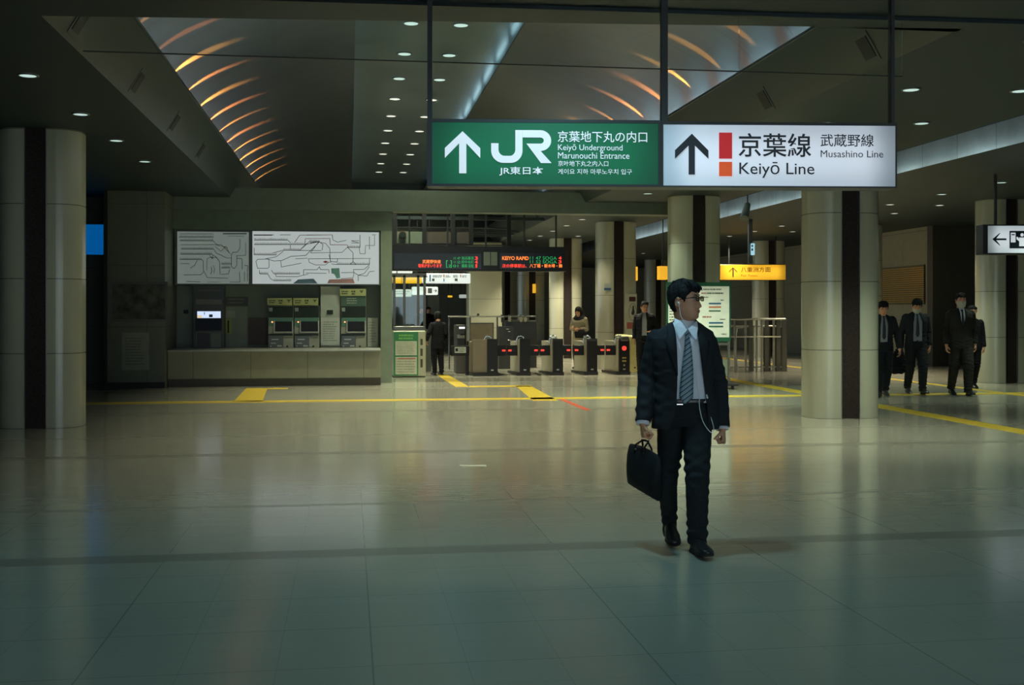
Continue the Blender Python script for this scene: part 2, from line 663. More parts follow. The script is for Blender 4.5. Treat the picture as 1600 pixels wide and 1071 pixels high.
for me_fix in ():
    pass
col0 = make_column()
used = False
def place_column(x, y, label):
    global used
    o = col0 if not used else copy_tree(col0)
    used = True
    o.location = (x, y, 0)
    o['label'] = label
    o['group'] = 'cream columns with a dark centre strip'
    return o
bpy.context.view_layer.update()
place_column(-3.97, 15.65, 'cream rounded column with dark strip at the left, in front of the dim olive wall')
place_column(6.94, 15.45, 'cream column with dark strip standing free just left of the group of men in suits')
place_column(7.00, 22.6, 'cream column directly behind the walking man and the route board')
place_column(6.95, 29.3, 'cream column carrying a small blue notice, behind the right end of the ticket gates')
for i, y in enumerate((36.2, 43.3, 50.2, 57.2)):
    place_column(6.93, y, 'far cream column seen over the ticket gates, ' + ('nearest of that receding line', 'second of that receding line', 'third of that receding line', 'last of that receding line')[i])
place_column(13.68, 22.4, 'cream column at the right edge, below the ticket machine arrow sign')
place_column(13.85, 29.4, 'cream column almost hidden behind the big column beside the men in suits')
place_column(13.85, 36.4, 'distant cream column right behind the yellow hanging sign')
place_column(13.85, 43.4, 'distant cream column seen left of the yellow hanging sign')
place_column(13.85, 50.4, 'farthest cream column seen right beside the man at the gates')

# ------------------------------------------------------------------ lamps
L_cool = (.62, .95, .90)
L_warm = (1.0, .92, .66)
L_mid = (.80, 1.0, .78)
M_lampc = emis('cool_lamp_glass', (.66, .90, .86), .75)
M_lampw = emis('warm_lamp_glass', (.95, .97, .85), .9)
M_ring = mat('lamp_ring', (.12, .13, .13), .4, .4)

def ord_(i):
    return ['first', 'second', 'third', 'fourth', 'fifth', 'sixth', 'seventh', 'eighth', 'ninth', 'tenth', 'eleventh', 'twelfth', 'thirteenth', 'fourteenth', 'fifteenth', 'sixteenth'][i]

def make_lamp(z, m):
    root = thing('ceiling_downlight', 'x', 'downlight', (0, 0, z))
    mb = MB()
    n = 20
    v, fs = [], []
    for r_, z_ in ((.125, 0), (.125, -.012), (.10, -.014), (.095, -.004)):
        for k in range(n):
            a = 2 * PI * k / n
            v.append((r_ * math.cos(a), r_ * math.sin(a), z_))
    for j in range(3):
        for k in range(n):
            fs.append((j * n + k, j * n + (k + 1) % n, (j + 1) * n + (k + 1) % n, (j + 1) * n + k))
    mb.add(v, fs, True)
    lpart(mb, 'trim_ring', M_ring, root)
    lpart(MB().cyl((0, 0, -.011), (0, 0, -.004), .096, n=20), 'diffuser', m, root)
    return root

lamp_protos = {}
def lamp(x, y, z, m, label, group, power=0, color=L_mid, size=1.0, cone=125):
    key = m.name
    if key not in lamp_protos:
        lamp_protos[key] = o = make_lamp(z, m)
    else:
        o = copy_tree(lamp_protos[key])
    o.location = (x, y, z)
    o.scale = (size * (.84 if z < 5 else 1.12),) * 2 + (1,)
    o['label'] = label; o['group'] = group
    if power:
        ld = bpy.data.lights.new('downlight_beam', 'SPOT')
        ld.energy = power
        ld.color = color
        ld.spot_size = math.radians(cone)
        ld.spot_blend = .6
        ld.shadow_soft_size = .09
        lo = bpy.data.objects.new('downlight_beam', ld)
        COL.objects.link(lo)
        lo.location = (x, y, z - .03)
    return o

def near_far(y, z=0):
    """power and colour of the lamps along the hall: dimmed and cool near the camera, fully on beyond"""
    if z > 5: return (PM * (.75 if y < 17 else 1), (.95, .97, .70))
    if y < 13: return PN, L_cool
    if y < 22: return PM, L_mid
    return PF, L_warm
PN, PM, PF = 60, 380, 480
PH = (3, 12, 64)
def row(x, ys, what, z=CH - .002, lit=True, cone=92, pf=1.):
    for i, y in enumerate(ys):
        p, cl = near_far(y, z)
        if x == 5.87 and min(abs(y - cy_) for cy_ in (22.3, 29.0, 36.0)) < .75: p *= .3
        if x == .95 and y < 20: p *= .15
        if x == 5.87 and 12 < y < 14: p, cl = PM * .5, L_warm
        lamp(x, y, z, M_lampc if y < 22 else M_lampw, ('small round downlight, ' if z < 5 else 'downlight, ') + ord_(i) + ' from camera ' + what, 'round ceiling downlights', p * pf if lit else 0, cl, cone=cone)
row(-3.15, [9.7, 11.86, 14.1, 16.2, 18.4, 26.8], 'in the row beside the left column', pf=.03)
row(-2.85, [9.3], 'alone beside the left soffit', lit=False)
row(5.87, [9.1, 11.3, 13.45, 17.7, 19.85, 21.99, 24.1, 26.25, 28.4, 30.5, 32.6, 34.8, 36.9], 'in the long row right of the hanging signs', pf=1.25)
row(7.05, [11.2, 13.3, 19.8, 26.2, 30.5, 34.7], 'in the sparse row above the big right column', pf=1.)
row(11.72, [17.1, 19.2, 21.3, 23.5, 25.6, 27.7, 29.8, 31.9, 34.1, 36.2, 40.4, 44.6, 48.8, 53.0], 'in the right bay over the men in suits', pf=.6)
row(12.88, [23.5, 25.6, 27.7, 31.9], 'in the outermost right row', pf=.6)
for x in (-3.15, 1.34, 5.87):  # downlights added out of view to brighten the walking man and near floor
    for i, y in enumerate((2.6, 4.8, 6.95)):
        lamp(x, y, CH - .002, M_lampc, 'added unseen downlight overhead %s, %s from the camera' % ({-3.15: 'on the left', 1.34: 'in the middle', 5.87: 'on the right'}[x], ord_(i)), 'round ceiling downlights', PH[i] * (2.6 if x == 1.34 else 1), (.42, .85, 1.0), cone=140)
ys2 = [11.3 + 2.1 * i for i in range(13)]  # the nearest ones are unseen, added to brighten the middle floor
row(.95, ys2, 'in the left file of the vault strip', z=5.948, lit=True, cone=85, pf=.8)
row(1.72, ys2, 'in the right file of the vault strip', z=5.948, lit=True, cone=95, pf=1.9)

# uplights in the troughs of the vault: orange lamps between cool tubes
M_orange = emis('orange_lamp_glass', (1.0, .34, .08), 12.)
M_tube = emis('cool_tube_glass', (.62, .88, 1.0), 30.0)
UP_W = 900.
rr_ = random.Random(4)
def cove(side, x, n0):
    words_ = {-1: 'left', 1: 'right'}[side]
    i = 0
    y = 9.6
    while y < 38.5:
        root = thing('cove_lamp', 'small orange uplight in the %s vault ledge, %s' % (words_, ('number %d' % (i + 1)) if False else 'at the %s bay from the camera' % ord_(min(i, 15))), 'uplight', (x, y, SZ), group='orange uplights along the vault ledges')
        lpart(MB().cyl((0, 0, .0), (0, 0, .03), .035, n=10), 'lamp_base', M_dark, root)
        lpart(MB().sphere((0, 0, .055), .028, 10, 6), 'bulb', M_orange, root)
        ld = bpy.data.lights.new('uplight_beam', 'SPOT')
        ld.energy = UP_W * rr_.uniform(.55, 1.3); ld.color = (1.0, rr_.uniform(.26, .42), .07)
        ld.spot_size = math.radians(75); ld.spot_blend = .9; ld.shadow_soft_size = .02
        lo = bpy.data.objects.new('uplight_beam', ld); COL.objects.link(lo)
        lo.location = (x, y, SZ + .09)
        dv = Vector((-side * .10, 0, .43)).normalized()
        zz = -dv; xx_ = Vector((0, 1, 0)); yy_ = zz.cross(xx_)
        lo.rotation_euler = Matrix((xx_, yy_, zz)).transposed().to_euler()
        lo.scale = (rr_.uniform(.2, .42), 1, 1)
        t_ = thing('cove_tube', 'cool fluorescent tube lying in the %s vault ledge, %s from the camera' % (words_, ord_(min(i, 15))), 'tube light', (x + side * .06, y + .68, SZ), group='cool tubes along the vault ledges')
        lpart(MB().box(-.02, .02, -.45, .45, 0, .02), 'batten', M_dark, t_)
        lpart(MB().cyl((0, -.43, .035), (0, .43, .035), .013, n=8), 'tube', M_tube, t_)
        y += 1.35
        i += 1
        if i >= 16:
            break
cove(-1, SX0 - .22, 0)
cove(1, SX1 + .20, 0)
# cool tubes above the lips of the central strip
M_tube2 = emis('lip_tube_glass', (.55, .85, .95), 12.0)
for s, nm in ((-1, 'left'), (1, 'right')):
    for i in range(15):
        t_ = thing('lip_tube', 'cool tube hidden above the %s lip of the vault strip, %s from the camera' % (nm, ord_(i)), 'tube light', (VC + s * (LIPX + .16), 10.2 + i * 1.95, LIPZ + .03), group='cool tubes above the strip lips')
        lpart(MB().box(-.02, .02, -.7, .7, 0, .02), 'batten', M_dark, t_)
        lpart(MB().cyl((0, -.68, .035), (0, .68, .035), .013, n=8), 'tube', M_tube2, t_)

# hidden cool tubes added above the near slot lip to light its side face
M_tube3 = emis('slot_fill_tube_glass', (.66, .86, .92), 32.0)
for i in range(14):
    t_ = thing('slot_fill_tube', 'added hidden tube lighting the right bay slot face, %s from the camera' % ord_(i), 'tube light', (RX0 + .12, 10.6 + i * 2.3, CH + .121), group='added cool tubes above the slot lip')
    t_.location.z = 4.02
    t_.location.x = RX0 + .03
    lpart(MB().box(0, .02, -.9, .9, -.02, .02), 'batten', M_dark, t_)
    lpart(MB().cyl((.035, -.85, 0), (.035, .85, 0), .013, n=8), 'tube', M_tube3, t_)
# ------------------------------------------------------------------ signs
def glow_mat(name, color, strength, x0, x1, z0, z1, edge=.35, tube=.12):
    """face of a lightbox: its own light falls off towards the unlit ends of the tubes inside"""
    m = mat(name, tuple(min(1, c * .8) for c in color), .35, emit=color, estr=strength, vary=.02)
    nt = m.node_tree
    b = nt.nodes['Principled BSDF']
    tc = [n for n in nt.nodes if n.type == 'TEX_COORD'][0]
    sep = nd(nt, 'ShaderNodeSeparateXYZ')
    nt.links.new(tc.outputs['Object'], sep.inputs[0])
    def fall(o, a, b_, e, lo):
        m1 = nd(nt, 'ShaderNodeMapRange', interpolation_type='SMOOTHSTEP')
        nt.links.new(o, m1.inputs[0])
        m1.inputs[1].default_value = a; m1.inputs[2].default_value = a + e
        m1.inputs[3].default_value = lo; m1.inputs[4].default_value = 1
        m2 = nd(nt, 'ShaderNodeMapRange', interpolation_type='SMOOTHSTEP')
        nt.links.new(o, m2.inputs[0])
        m2.inputs[1].default_value = b_ - e; m2.inputs[2].default_value = b_
        m2.inputs[3].default_value = 1; m2.inputs[4].default_value = lo
        return math_node(nt, 'MULTIPLY', m1.outputs[0], m2.outputs[0])
    fx = fall(sep.outputs[0], x0, x1, (x1 - x0) * edge * .5, .30)
    fz = fall(sep.outputs[2], z0, z1, (z1 - z0) * .4, .68)
    f = math_node(nt, 'MULTIPLY', fx, fz)
    f = math_node(nt, 'MULTIPLY', f, strength)
    nt.links.new(f, b.inputs['Emission Strength'])
    return m

M_let_w = emis('lit_white_lettering', (.80, .86, .92), .58)
M_let_d = mat('dark_lettering', (.012, .022, .03), .4)
M_let_r = emis('lit_red_square', (.55, .02, .025), .6)
M_let_o = emis('lit_orange_square', (.75, .10, .02), .6)
M_frame = mat('sign_housing', (.02, .022, .022), .45)

class Sign:
    def __init__(s, name, label, cat, uc, Z, rotz, group=None):
        x, y = XY(uc, Z)
        s.k = Z / FPX
        s.uc = uc
        s.o = thing(name, label, cat, (x, y, 0), rotz, group)
    def x(s, u): return (u - s.uc) * s.k
    def z(s, v): return EYE + (HZ - v) * s.k
    def rect(s, u0, u1, v0, v1, y0, y1, mb=None):
        return (mb or MB()).box(s.x(u0), s.x(u1), y0, y1, s.z(v1), s.z(v0))
    def text(s, body, u0, u1, v0, v1, y=-.004, bold=0.):
        return text_mesh(body, s.x(u0), s.x(u1), s.z(v1), s.z(v0), y, bold)
    def poly(s, pts, y=-.004, mb=None):
        """flat cut-out shape, clockwise or not, thin"""
        bm = bmesh.new()
        vs = [bm.verts.new((s.x(u), y, s.z(v))) for u, v in pts]
        f = bm.faces.new(vs)
        bm.normal_update()
        bmesh.ops.triangulate(bm, faces=[f])
        m = mb or MB()
        m.bm(bm)
        return m

ROTS = -YAW + math.radians(2.3)
S = Sign('hanging_direction_sign', 'green hanging sign with white arrow and railway letters, left of the white line sign', 'sign', 1037.5, 8.2, ROTS)
S2 = Sign('hanging_direction_sign', 'large white hanging sign with up arrow and red and orange squares', 'sign', 1037.5, 8.2, ROTS)
def housing(s, u0, u1, v0, v1, pu0, pu1, pv0, pv1, d=.2):
    mb = MB()
    s.rect(u0, u1, v0, pv0, 0, d, mb); s.rect(u0, u1, pv1, v1, 0, d, mb)
    s.rect(u0, pu0, pv0, pv1, 0, d, mb); s.rect(pu1, u1, pv0, pv1, 0, d, mb)
    s.rect(pu0, pu1, pv0, pv1, d - .02, d, mb)
    lpart(mb, 'housing', M_frame, s.o)
housing(S, 668, 1033, 188, 292.5, 676, 1028.5, 193, 288.5)
housing(S2, 1033.2, 1407, 190, 292.5, 1036.5, 1404.5, 194.5, 290)
gm = glow_mat('green_sign_glow', (0, .115, .045), .62, S.x(676), S.x(1028.5), S.z(288.5), S.z(193), .30)
gm.node_tree.nodes['Principled BSDF'].inputs['Roughness'].default_value = .5
lpart(S.rect(676, 1028.5, 193, 288.5, .004, .05), 'face_panel', gm, S.o)
wm = glow_mat('white_sign_glow', (.72, .80, .90), .68, S2.x(1036.5), S2.x(1404.5), S2.z(290), S2.z(194.5), .30)
lpart(S2.rect(1036.5, 1404.5, 194.5, 290, .004, .05), 'face_panel', wm, S2.o)
for s_, us in ((S, (668, 675.5)), (S2, (1036, 1046)), (S2, (1403, 1408))):
    lpart(MB().box(s_.x(us[0]), s_.x(us[1]), .06, .13, s_.z(190), CH - .001), 'hanging_pole', M_frame, s_.o)
def arrow_up(s, tip_u, tip_v, sh0, sh1, bot, lu, ru, v1, v2, vj, y=-.004):
    return s.poly([(tip_u, tip_v), (ru, v1), (ru, v2), (sh1, vj), (sh1, bot), (sh0, bot), (sh0, vj), (lu, v2), (lu, v1)], y)
lpart(arrow_up(S, 723, 207.3, 717.7, 728.9, 272.6, 695.6, 750.5, 233.4, 248.9, 226), 'arrow', M_let_w, S.o)
# two joined letters of the railway emblem
def qq(x, y): return (660 + x / 4.21, 180 + y / 4.21)
def arcp(cx, cy, rx, ry, a0, a1, n=10):
    return [(cx + rx * math.cos(math.radians(a0 + (a1 - a0) * i / n)), cy + ry * math.sin(math.radians(a0 + (a1 - a0) * i / n))) for i in range(n + 1)]
lg = MB()
J = [(452, 192), (500, 192), (500, 235)] + arcp(540, 232, 40, 42, 180, 90, 8) + arcp(575, 232, 35, 42, 90, 0, 8) + [(610, 105), (657, 105), (657, 240)] + arcp(580, 240, 77, 80, 0, 90, 10) + arcp(532, 240, 80, 80, 90, 180, 10)
S.poly([qq(*p) for p in J], mb=lg)
R = [(657.5, 105), (775, 105)] + arcp(775, 173, 70, 68, -90, 90, 16) + [(776, 241), (848, 320), (778, 320), (683, 193), (775, 193)] + arcp(775, 173, 22, 20, 90, -90, 8) + [(657.5, 153)]
S.poly([qq(*p) for p in R], mb=lg)
lpart(lg, 'emblem', M_let_w, S.o)
lt = merge(S.text('JR東日本', 780, 848.4, 262, 275.7, bold=.01),
           S.text('京葉地下丸の内口', 871, 1011, 205.7, 223.2, bold=.006),
           S.text('Keiyō Underground', 871.4, 972.3, 226.3, 238.7, bold=0),
           S.text('Marunouchi Entrance', 871.4, 983, 239.0, 248.9, bold=0),
           S.text('京叶地下丸之内入口', 871.4, 950, 252, 260.8, bold=.003),
           S.text('게이요 지하 마루노우치 입구', 871.4, 987, 264.8, 273.3, bold=.002))
lpart(lt, 'lettering', M_let_w, S.o)
lpart(arrow_up(S2, 1081.2, 208.8, 1076, 1086, 272.9, 1054.6, 1107.3, 234.8, 248.2, 227.5), 'arrow', M_let_d, S2.o)
lpart(S2.rect(1124.3, 1144.6, 206.8, 247.5, -.005, .004), 'red_square', M_let_r, S2.o, 'red square')
lpart(S2.rect(1124.3, 1144.6, 252.6, 275, -.005, .004), 'orange_square', M_let_o, S2.o, 'orange square')
lpart(merge(S2.text('京葉線', 1154.8, 1270, 207.3, 244.6, bold=.010),
            S2.text('Keiyō Line', 1156, 1275, 252.5, 277.5, bold=.004),
            S2.text('武蔵野線', 1284.7, 1369.5, 208, 228, bold=.006),
            S2.text('Musashino Line', 1285, 1384.6, 233.6, 244.6)), 'lettering', M_let_d, S2.o)

# yellow hanging sign down the hall
Sy = Sign('hanging_direction_sign', 'long yellow hanging sign with black up arrow in the right of the hall', 'sign', 1176, 35.6, -YAW)
ym = glow_mat('yellow_sign_glow', (1.0, .52, .03), 1.0, Sy.x(1125), Sy.x(1228), Sy.z(437.5), Sy.z(414), .3)
lpart(MB().rbox(Sy.x(1124.5), Sy.x(1228.5), .02, .26, Sy.z(438.2), Sy.z(413), .03), 'housing', M_frame, Sy.o)
lpart(MB().rbox(Sy.x(1125.2), Sy.x(1227.8), 0, .03, Sy.z(437.5), Sy.z(414), .02), 'face_panel', ym, Sy.o)
ys_ = Sy
def a2(s, u, v0, v1, w, y=-.004):
    h = v1 - v0
    return s.poly([(u, v0), (u + w, v0 + w), (u + w, v0 + w + 1.6), (u + .9, v0 + 2.2), (u + .9, v1), (u - .9, v1), (u - .9, v0 + 2.2), (u - w, v0 + w + 1.6), (u - w, v0 + w)], y)
lpart(a2(Sy, 1145.3, 418, 433, 6.2), 'arrow', M_let_d, Sy.o)
M_let_y = mat('brown_lettering', (.25, .12, .01), .5)
lpart(merge(Sy.text('八重洲方面', 1157.5, 1204, 417.5, 425.5, bold=.01), Sy.text('For Yaesu', 1158, 1183, 429, 432.5, bold=0)), 'lettering', M_let_y, Sy.o)
for u in (1140, 1213):
    lpart(MB().box(Sy.x(u) - .02, Sy.x(u) + .02, .1, .14, Sy.z(413), CH - .001), 'hanging_pole', M_frame, Sy.o)

# arrow sign at the right edge
Sr = Sign('hanging_direction_sign', 'white hanging sign with left arrow and ticket machine symbol, at right edge', 'sign', 1595, 19.4, -YAW)
housing(Sr, 1536, 1652, 351, 397.5, 1543.5, 1648, 353, 395.4, .3)
wr = glow_mat('right_sign_glow', (.66, .74, .78), .78, Sr.x(1543.5), Sr.x(1648), Sr.z(395.4), Sr.z(353), .4)
lpart(Sr.rect(1543.5, 1648, 353, 395.4, .004, .05), 'face_panel', wr, Sr.o)
lpart(Sr.poly([(1550.3, 374), (1561.5, 364.5), (1563, 364.5), (1556.5, 372.7), (1572.4, 372.7), (1572.4, 375.6), (1556.5, 375.6), (1563, 383.8), (1561.5, 383.8)]), 'arrow', M_let_d, Sr.o)
pg = MB(); Sr.rect(1577.4, 1606, 361, 388.3, -.003, .004, pg)
lpart(pg, 'pictogram_square', M_let_d, Sr.o)
pg = MB()
Sr.rect(1579.2, 1586.6, 363.8, 379, -.006, -.003, pg)
Sr.rect(1592.3, 1602, 371.3, 385, -.006, -.003, pg)
Sr.poly([(1588, 370.5), (1590, 370.5), (1593, 374.5), (1593, 378), (1588, 374)], -.0055, pg)
Sr.poly([(1596.8 + 2.7 * math.cos(t * PI / 6), 367.3 + 2.7 * math.sin(t * PI / 6)) for t in range(12)], -.0055, pg)
lpart(pg, 'pictogram_figure', M_let_w, Sr.o)
pg = MB(); Sr.rect(1580.4, 1585.3, 366, 367.8, -.0065, -.006, pg)
lpart(pg, 'pictogram_slot', M_let_d, Sr.o)
lpart(MB().box(Sr.x(1560) - .02, Sr.x(1560) + .02, .1, .14, Sr.z(351), CH - .001).box(Sr.x(1630) - .02, Sr.x(1630) + .02, .1, .14, Sr.z(351), CH - .001), 'hanging_pole', M_frame, Sr.o)

# ---- things in hall-aligned planes
def wb(u0, u1, v0, v1, Y, d, mb=None, front=0.):
    """box whose front face lies in plane Y, seen between the bearings given; d = depth backwards"""
    uc = (u0 + u1) / 2
    a, b = W(u0, 0, Y), W(u1, 0, Y)
    z0, z1 = W(uc, v1, Y).z, W(uc, v0, Y).z
    return (mb or MB()).box(a.x, b.x, Y - front, Y + d, z0, z1)
def wt(body, u0, u1, v0, v1, Y, bold=0.):
    uc = (u0 + u1) / 2
    return text_mesh(body, W(u0, 0, Y).x, W(u1, 0, Y).x, W(uc, v1, Y).z, W(uc, v0, Y).z, Y, bold)
def base_thing(name, label, cat, u, Y, z=0, group=None):
    return thing(name, label, cat, (W(u, 0, Y).x, Y, z), 0, group)
def bars(rows, u0, u1, v0, v1, Y, seed=0, fill=.55):
    """rows of small print, too small to read"""
    r = random.Random(seed)
    mb = MB()
    h = (v1 - v0) / rows
    for i in range(rows):
        u = u0
        end = u1 - r.random() * .3 * (u1 - u0)
        while u < end:
            w = r.uniform(.4, 3.2)
            wb(u, min(u + w, end), v0 + i * h + h * .2, v0 + i * h + h * (.2 + fill), Y, .002, mb)
            u += w + r.uniform(.25, .8)
    return mb

KY = 24.02    # plane of the counter wall's frame
KX0, KX1 = -3.555, W(612.5, 0, KY).x
struct(MB().box(KX0, KX1, 24.45, 24.6, 0, 3.6).build('wall_kiosk_back', M_green))
hz0 = W(430, 359, KY).z
struct(MB().box(KX0, KX1, KY, 24.44, hz0, 3.598).build('trim_15', mat('kiosk_header', (.09, .125, .09), .5)))
struct(MB().box(W(595, 0, KY).x, KX1, KY, 24.44, 0, hz0 - .001).build('trim_16', mat('kiosk_pillar', (.17, .21, .15), .45)))
struct(MB().box(W(276, 0, KY).x - .05, W(593, 0, KY).x + .02, KY + .03, 24.44, W(430, 446, KY).z, hz0 - .002).build('trim_17', mat('map_backing', (.07, .08, .07), .5)))

# fare maps
M_mapA = glow_mat('dim_map_glow', (.30, .36, .32), .55, -1e3, 1e3, -1e3, 1e3)
def map_glow(name, c, s, u0, u1, v0, v1, cx, cz):
    m = emis(name, c, s, (.5, .52, .5))
    return m
routes = {}
def fare_map(u0, u1, v0, v1, seed, label, c, st, dense):
    Y = KY - .01
    o = base_thing('fare_map', label, 'fare map', (u0 + u1) / 2, Y, W(430, v1, Y).z)
    part(wb(u0, u1, v0, v1, Y, .035), 'panel', emis('map_panel_%d' % seed, c, st, (.10, .12, .11)), o)
    r = random.Random(seed)
    cols = [('dark_route', (.03, .05, .045)), ('teal_route', (.05, .16, .15)), ('red_route', (.28, .07, .07)), ('grey_route', (.14, .15, .14))]
    mbs = {k: MB() for k, _ in cols}
    def seg(k, a, b, w=.42):
        (ua, va), (ub, vb) = a, b
        L = math.hypot(ub - ua, vb - va)
        if L < .1: return
        nx, ny = -(vb - va) / L * w, (ub - ua) / L * w
        q = [W(ua + nx, va + ny, Y - .002), W(ub + nx, vb + ny, Y - .002), W(ub - nx, vb - ny, Y - .002), W(ua - nx, va - ny, Y - .002)]
        mbs[k].add([tuple(p) for p in q], [(0, 1, 2, 3)])
    def route(k, pts, ticks=True, w=.42):
        for a, b in zip(pts, pts[1:]):
            seg(k, a, b, w)
            if ticks and abs(a[1] - b[1]) < .5:
                u = min(a[0], b[0]) + .8
                while u < max(a[0], b[0]):
                    seg('grey_route', (u, a[1] - .2), (u, a[1] - 2.2 - r.random()), .36)
                    u += 1.7
    for k, pts, tk in dense:
        route(k, pts, tk)
    for k, colr in cols:
        if mbs[k].f:
            part(mbs[k], k, mat('map_' + k, colr, .5), o)
    return o
def q1(x, y): return (270 + x / 10., 355 + y / 10.)
def L1(*p): return [q1(*a) for a in p]
denseA = [('grey_route', L1((100, 160), (640, 160)), True), ('grey_route', L1((110, 215), (630, 215), (700, 290), (780, 300), (860, 330)), True),
 ('grey_route', L1((120, 280), (760, 275), (900, 420)), True), ('teal_route', L1((130, 345), (640, 345), (680, 410), (760, 440), (830, 480), (910, 485)), True),
 ('dark_route', L1((120, 425), (610, 425), (680, 470), (730, 540), (740, 740)), True), ('dark_route', L1((110, 508), (450, 508), (475, 530), (478, 680), (540, 790), (860, 800)), True),
 ('dark_route', L1((270, 645), (340, 600), (380, 520)), False), ('teal_route', L1((120, 570), (260, 572)), False), ('dark_route', L1((170, 750), (440, 745), (480, 700)), True),
 ('grey_route', L1((530, 680), (535, 500), (580, 470), (690, 480)), False), ('dark_route', L1((590, 740), (610, 690), (600, 620)), False), ('grey_route', L1((640, 720), (655, 660), (630, 600)), False),
 ('grey_route', L1((760, 580), (910, 580)), True), ('grey_route', L1((760, 640), (900, 640)), True), ('grey_route', L1((660, 300), (750, 380), (830, 300), (880, 400)), False),
 ('dark_route', L1((1050, 190), (1050, 330), (1010, 390), (940, 395), (915, 430), (915, 620), (960, 650), (1000, 600), (1000, 440)), False),
 ('grey_route', L1((1140, 240), (1140, 440), (1000, 450)), False), ('dark_route', L1((1000, 490), (1080, 495), (1085, 660)), False), ('dark_route', L1((1120, 600), (1175, 605), (1165, 690)), False),
 ('dark_route', L1((1120, 700), (1120, 850)), False), ('dark_route', L1((1165, 700), (1165, 850)), False), ('dark_route', L1((780, 108), (1155, 108)), False), ('teal_route', L1((860, 140), (1110, 142)), False),
 ('grey_route', L1((540, 860), (740, 860)), False), ('dark_route', L1((210, 850), (430, 858)), False), ('grey_route', L1((750, 740), (870, 735), (890, 660)), False), ('dark_route', L1((890, 860), (1050, 860), (1040, 700)), False), ('grey_route', L1((100, 108), (640, 108)), False), ('dark_route', L1((785, 100), (1155, 100)), False), ('grey_route', L1((560, 420), (620, 500), (625, 440)), False)]
fare_map(277, 388.5, 362.3, 443.5, 1, 'smaller dim fare map panel above the dark charging machine', (.30, .36, .33), .42, denseA)
def q2(x, y): return (385 + x / 7.44, 355 + y / 7.44)
def L2(*p): return [q2(*a) for a in p]
denseB = [('dark_route', L2((85, 90), (320, 90)), False), ('dark_route', L2((85, 96), (300, 96)), False), ('dark_route', L2((390, 90), (515, 90)), False),
 ('grey_route', L2((90, 152), (480, 152), (510, 180)), True), ('teal_route', L2((90, 205), (690, 203), (730, 172), (850, 170)), True), ('red_route', L2((560, 180), (620, 95), (1000, 90)), False),
 ('red_route', L2((680, 200), (685, 135), (970, 133), (975, 207), (1175, 208), (1180, 235)), False), ('dark_route', L2((1170, 238), (1320, 238), (1320, 90)), True),
 ('teal_route', L2((1000, 90), (1005, 150), (1060, 175), (1160, 155)), False), ('grey_route', L2((90, 240), (90, 322), (350, 325)), True), ('grey_route', L2((310, 300), (430, 270), (620, 270), (700, 190)), True),
 ('dark_route', L2((510, 210), (512, 270), (870, 275)), True), ('grey_route', L2((620, 270), (700, 200), (840, 172), (745, 300), (1110, 295), (1170, 240)), True),
 ('grey_route', L2((220, 370), (350, 345), (430, 280)), False), ('dark_route', L2((240, 370), (320, 395), (410, 390), (520, 340), (690, 330), (840, 180)), False),
 ('grey_route', L2((570, 370), (710, 363)), True), ('grey_route', L2((720, 370), (1450, 365)), True), ('teal_route', L2((110, 400), (130, 375), (260, 372), (265, 460), (250, 480), (130, 480), (110, 400)), False),
 ('teal_route', L2((150, 500), (155, 545), (250, 548), (280, 600), (320, 625), (520, 625)), True), ('grey_route', L2((290, 500), (320, 545), (620, 545)), True), ('teal_route', L2((340, 545), (345, 575), (590, 578), (660, 560), (720, 548)), False),
 ('dark_route', L2((665, 560), (665, 497), (820, 497), (850, 460), (860, 495), (960, 497), (960, 540)), False), ('dark_route', L2((690, 535), (930, 538)), False),
 ('grey_route', L2((720, 370), (730, 410), (800, 440), (920, 440), (960, 405)), False), ('red_route', L2((890, 405), (990, 410)), False), ('dark_route', L2((960, 320), (980, 400), (1055, 408), (1060, 370)), False),
 ('dark_route', L2((990, 430), (1050, 435), (1430, 435), (1430, 370)), True), ('dark_route', L2((1180, 240), (1240, 300), (1240, 400), (1205, 435)), False), ('dark_route', L2((1240, 400), (1275, 440)), False),
 ('dark_route', L2((1250, 530), (1245, 495), (1370, 492), (1430, 440)), False), ('dark_route', L2((1100, 530), (1250, 528), (1300, 560), (1370, 540), (1430, 460)), False), ('dark_route', L2((1300, 630), (1300, 560), (1400, 570), (1430, 520), (1490, 512)), False),
 ('grey_route', L2((1310, 240), (1320, 310), (1380, 312), (1385, 215), (1490, 215), (1490, 100)), False), ('dark_route', L2((1430, 110), (1430, 260)), False), ('grey_route', L2((1220, 160), (1310, 158)), False), ('grey_route', L2((1220, 185), (1310, 185), (1220, 160)), False),
 ('grey_route', L2((840, 175), (920, 190), (970, 250), (975, 400)), False), ('teal_route', L2((740, 185), (840, 170), (890, 200), (880, 270)), False), ('grey_route', L2((400, 395), (405, 465), (640, 420)), True), ('grey_route', L2((1100, 600), (1240, 590), (1250, 530)), False), ('red_route', L2((700, 92), (880, 92)), False), ('dark_route', L2((1460, 90), (1505, 90)), False)]
fm = fare_map(394.5, 592, 362.3, 444, 2, 'long bright fare map panel above the ticket machines', (.56, .62, .62), .66, denseB)
def flatpoly(pts, Y):
    bm = bmesh.new()
    f = bm.faces.new([bm.verts.new(tuple(W(u, v, Y))) for u, v in pts])
    bm.normal_update()
    bmesh.ops.triangulate(bm, faces=[f])
    return MB().bm(bm)
part(flatpoly(L2((540, 658), (600, 610), (780, 600), (830, 658)), KY - .0118), 'blue_area', mat('map_blue', (.12, .20, .30), .5), fm)
part(flatpoly(L2((985, 480), (1080, 478), (1090, 590), (1050, 600), (1020, 545), (990, 540)), KY - .0118), 'teal_area', mat('map_teal', (.12, .30, .28), .5), fm)
part(flatpoly(L2((940, 655), (960, 610), (1240, 600), (1260, 655)), KY - .0118), 'pink_area', mat('map_pink', (.35, .2, .2), .5), fm)
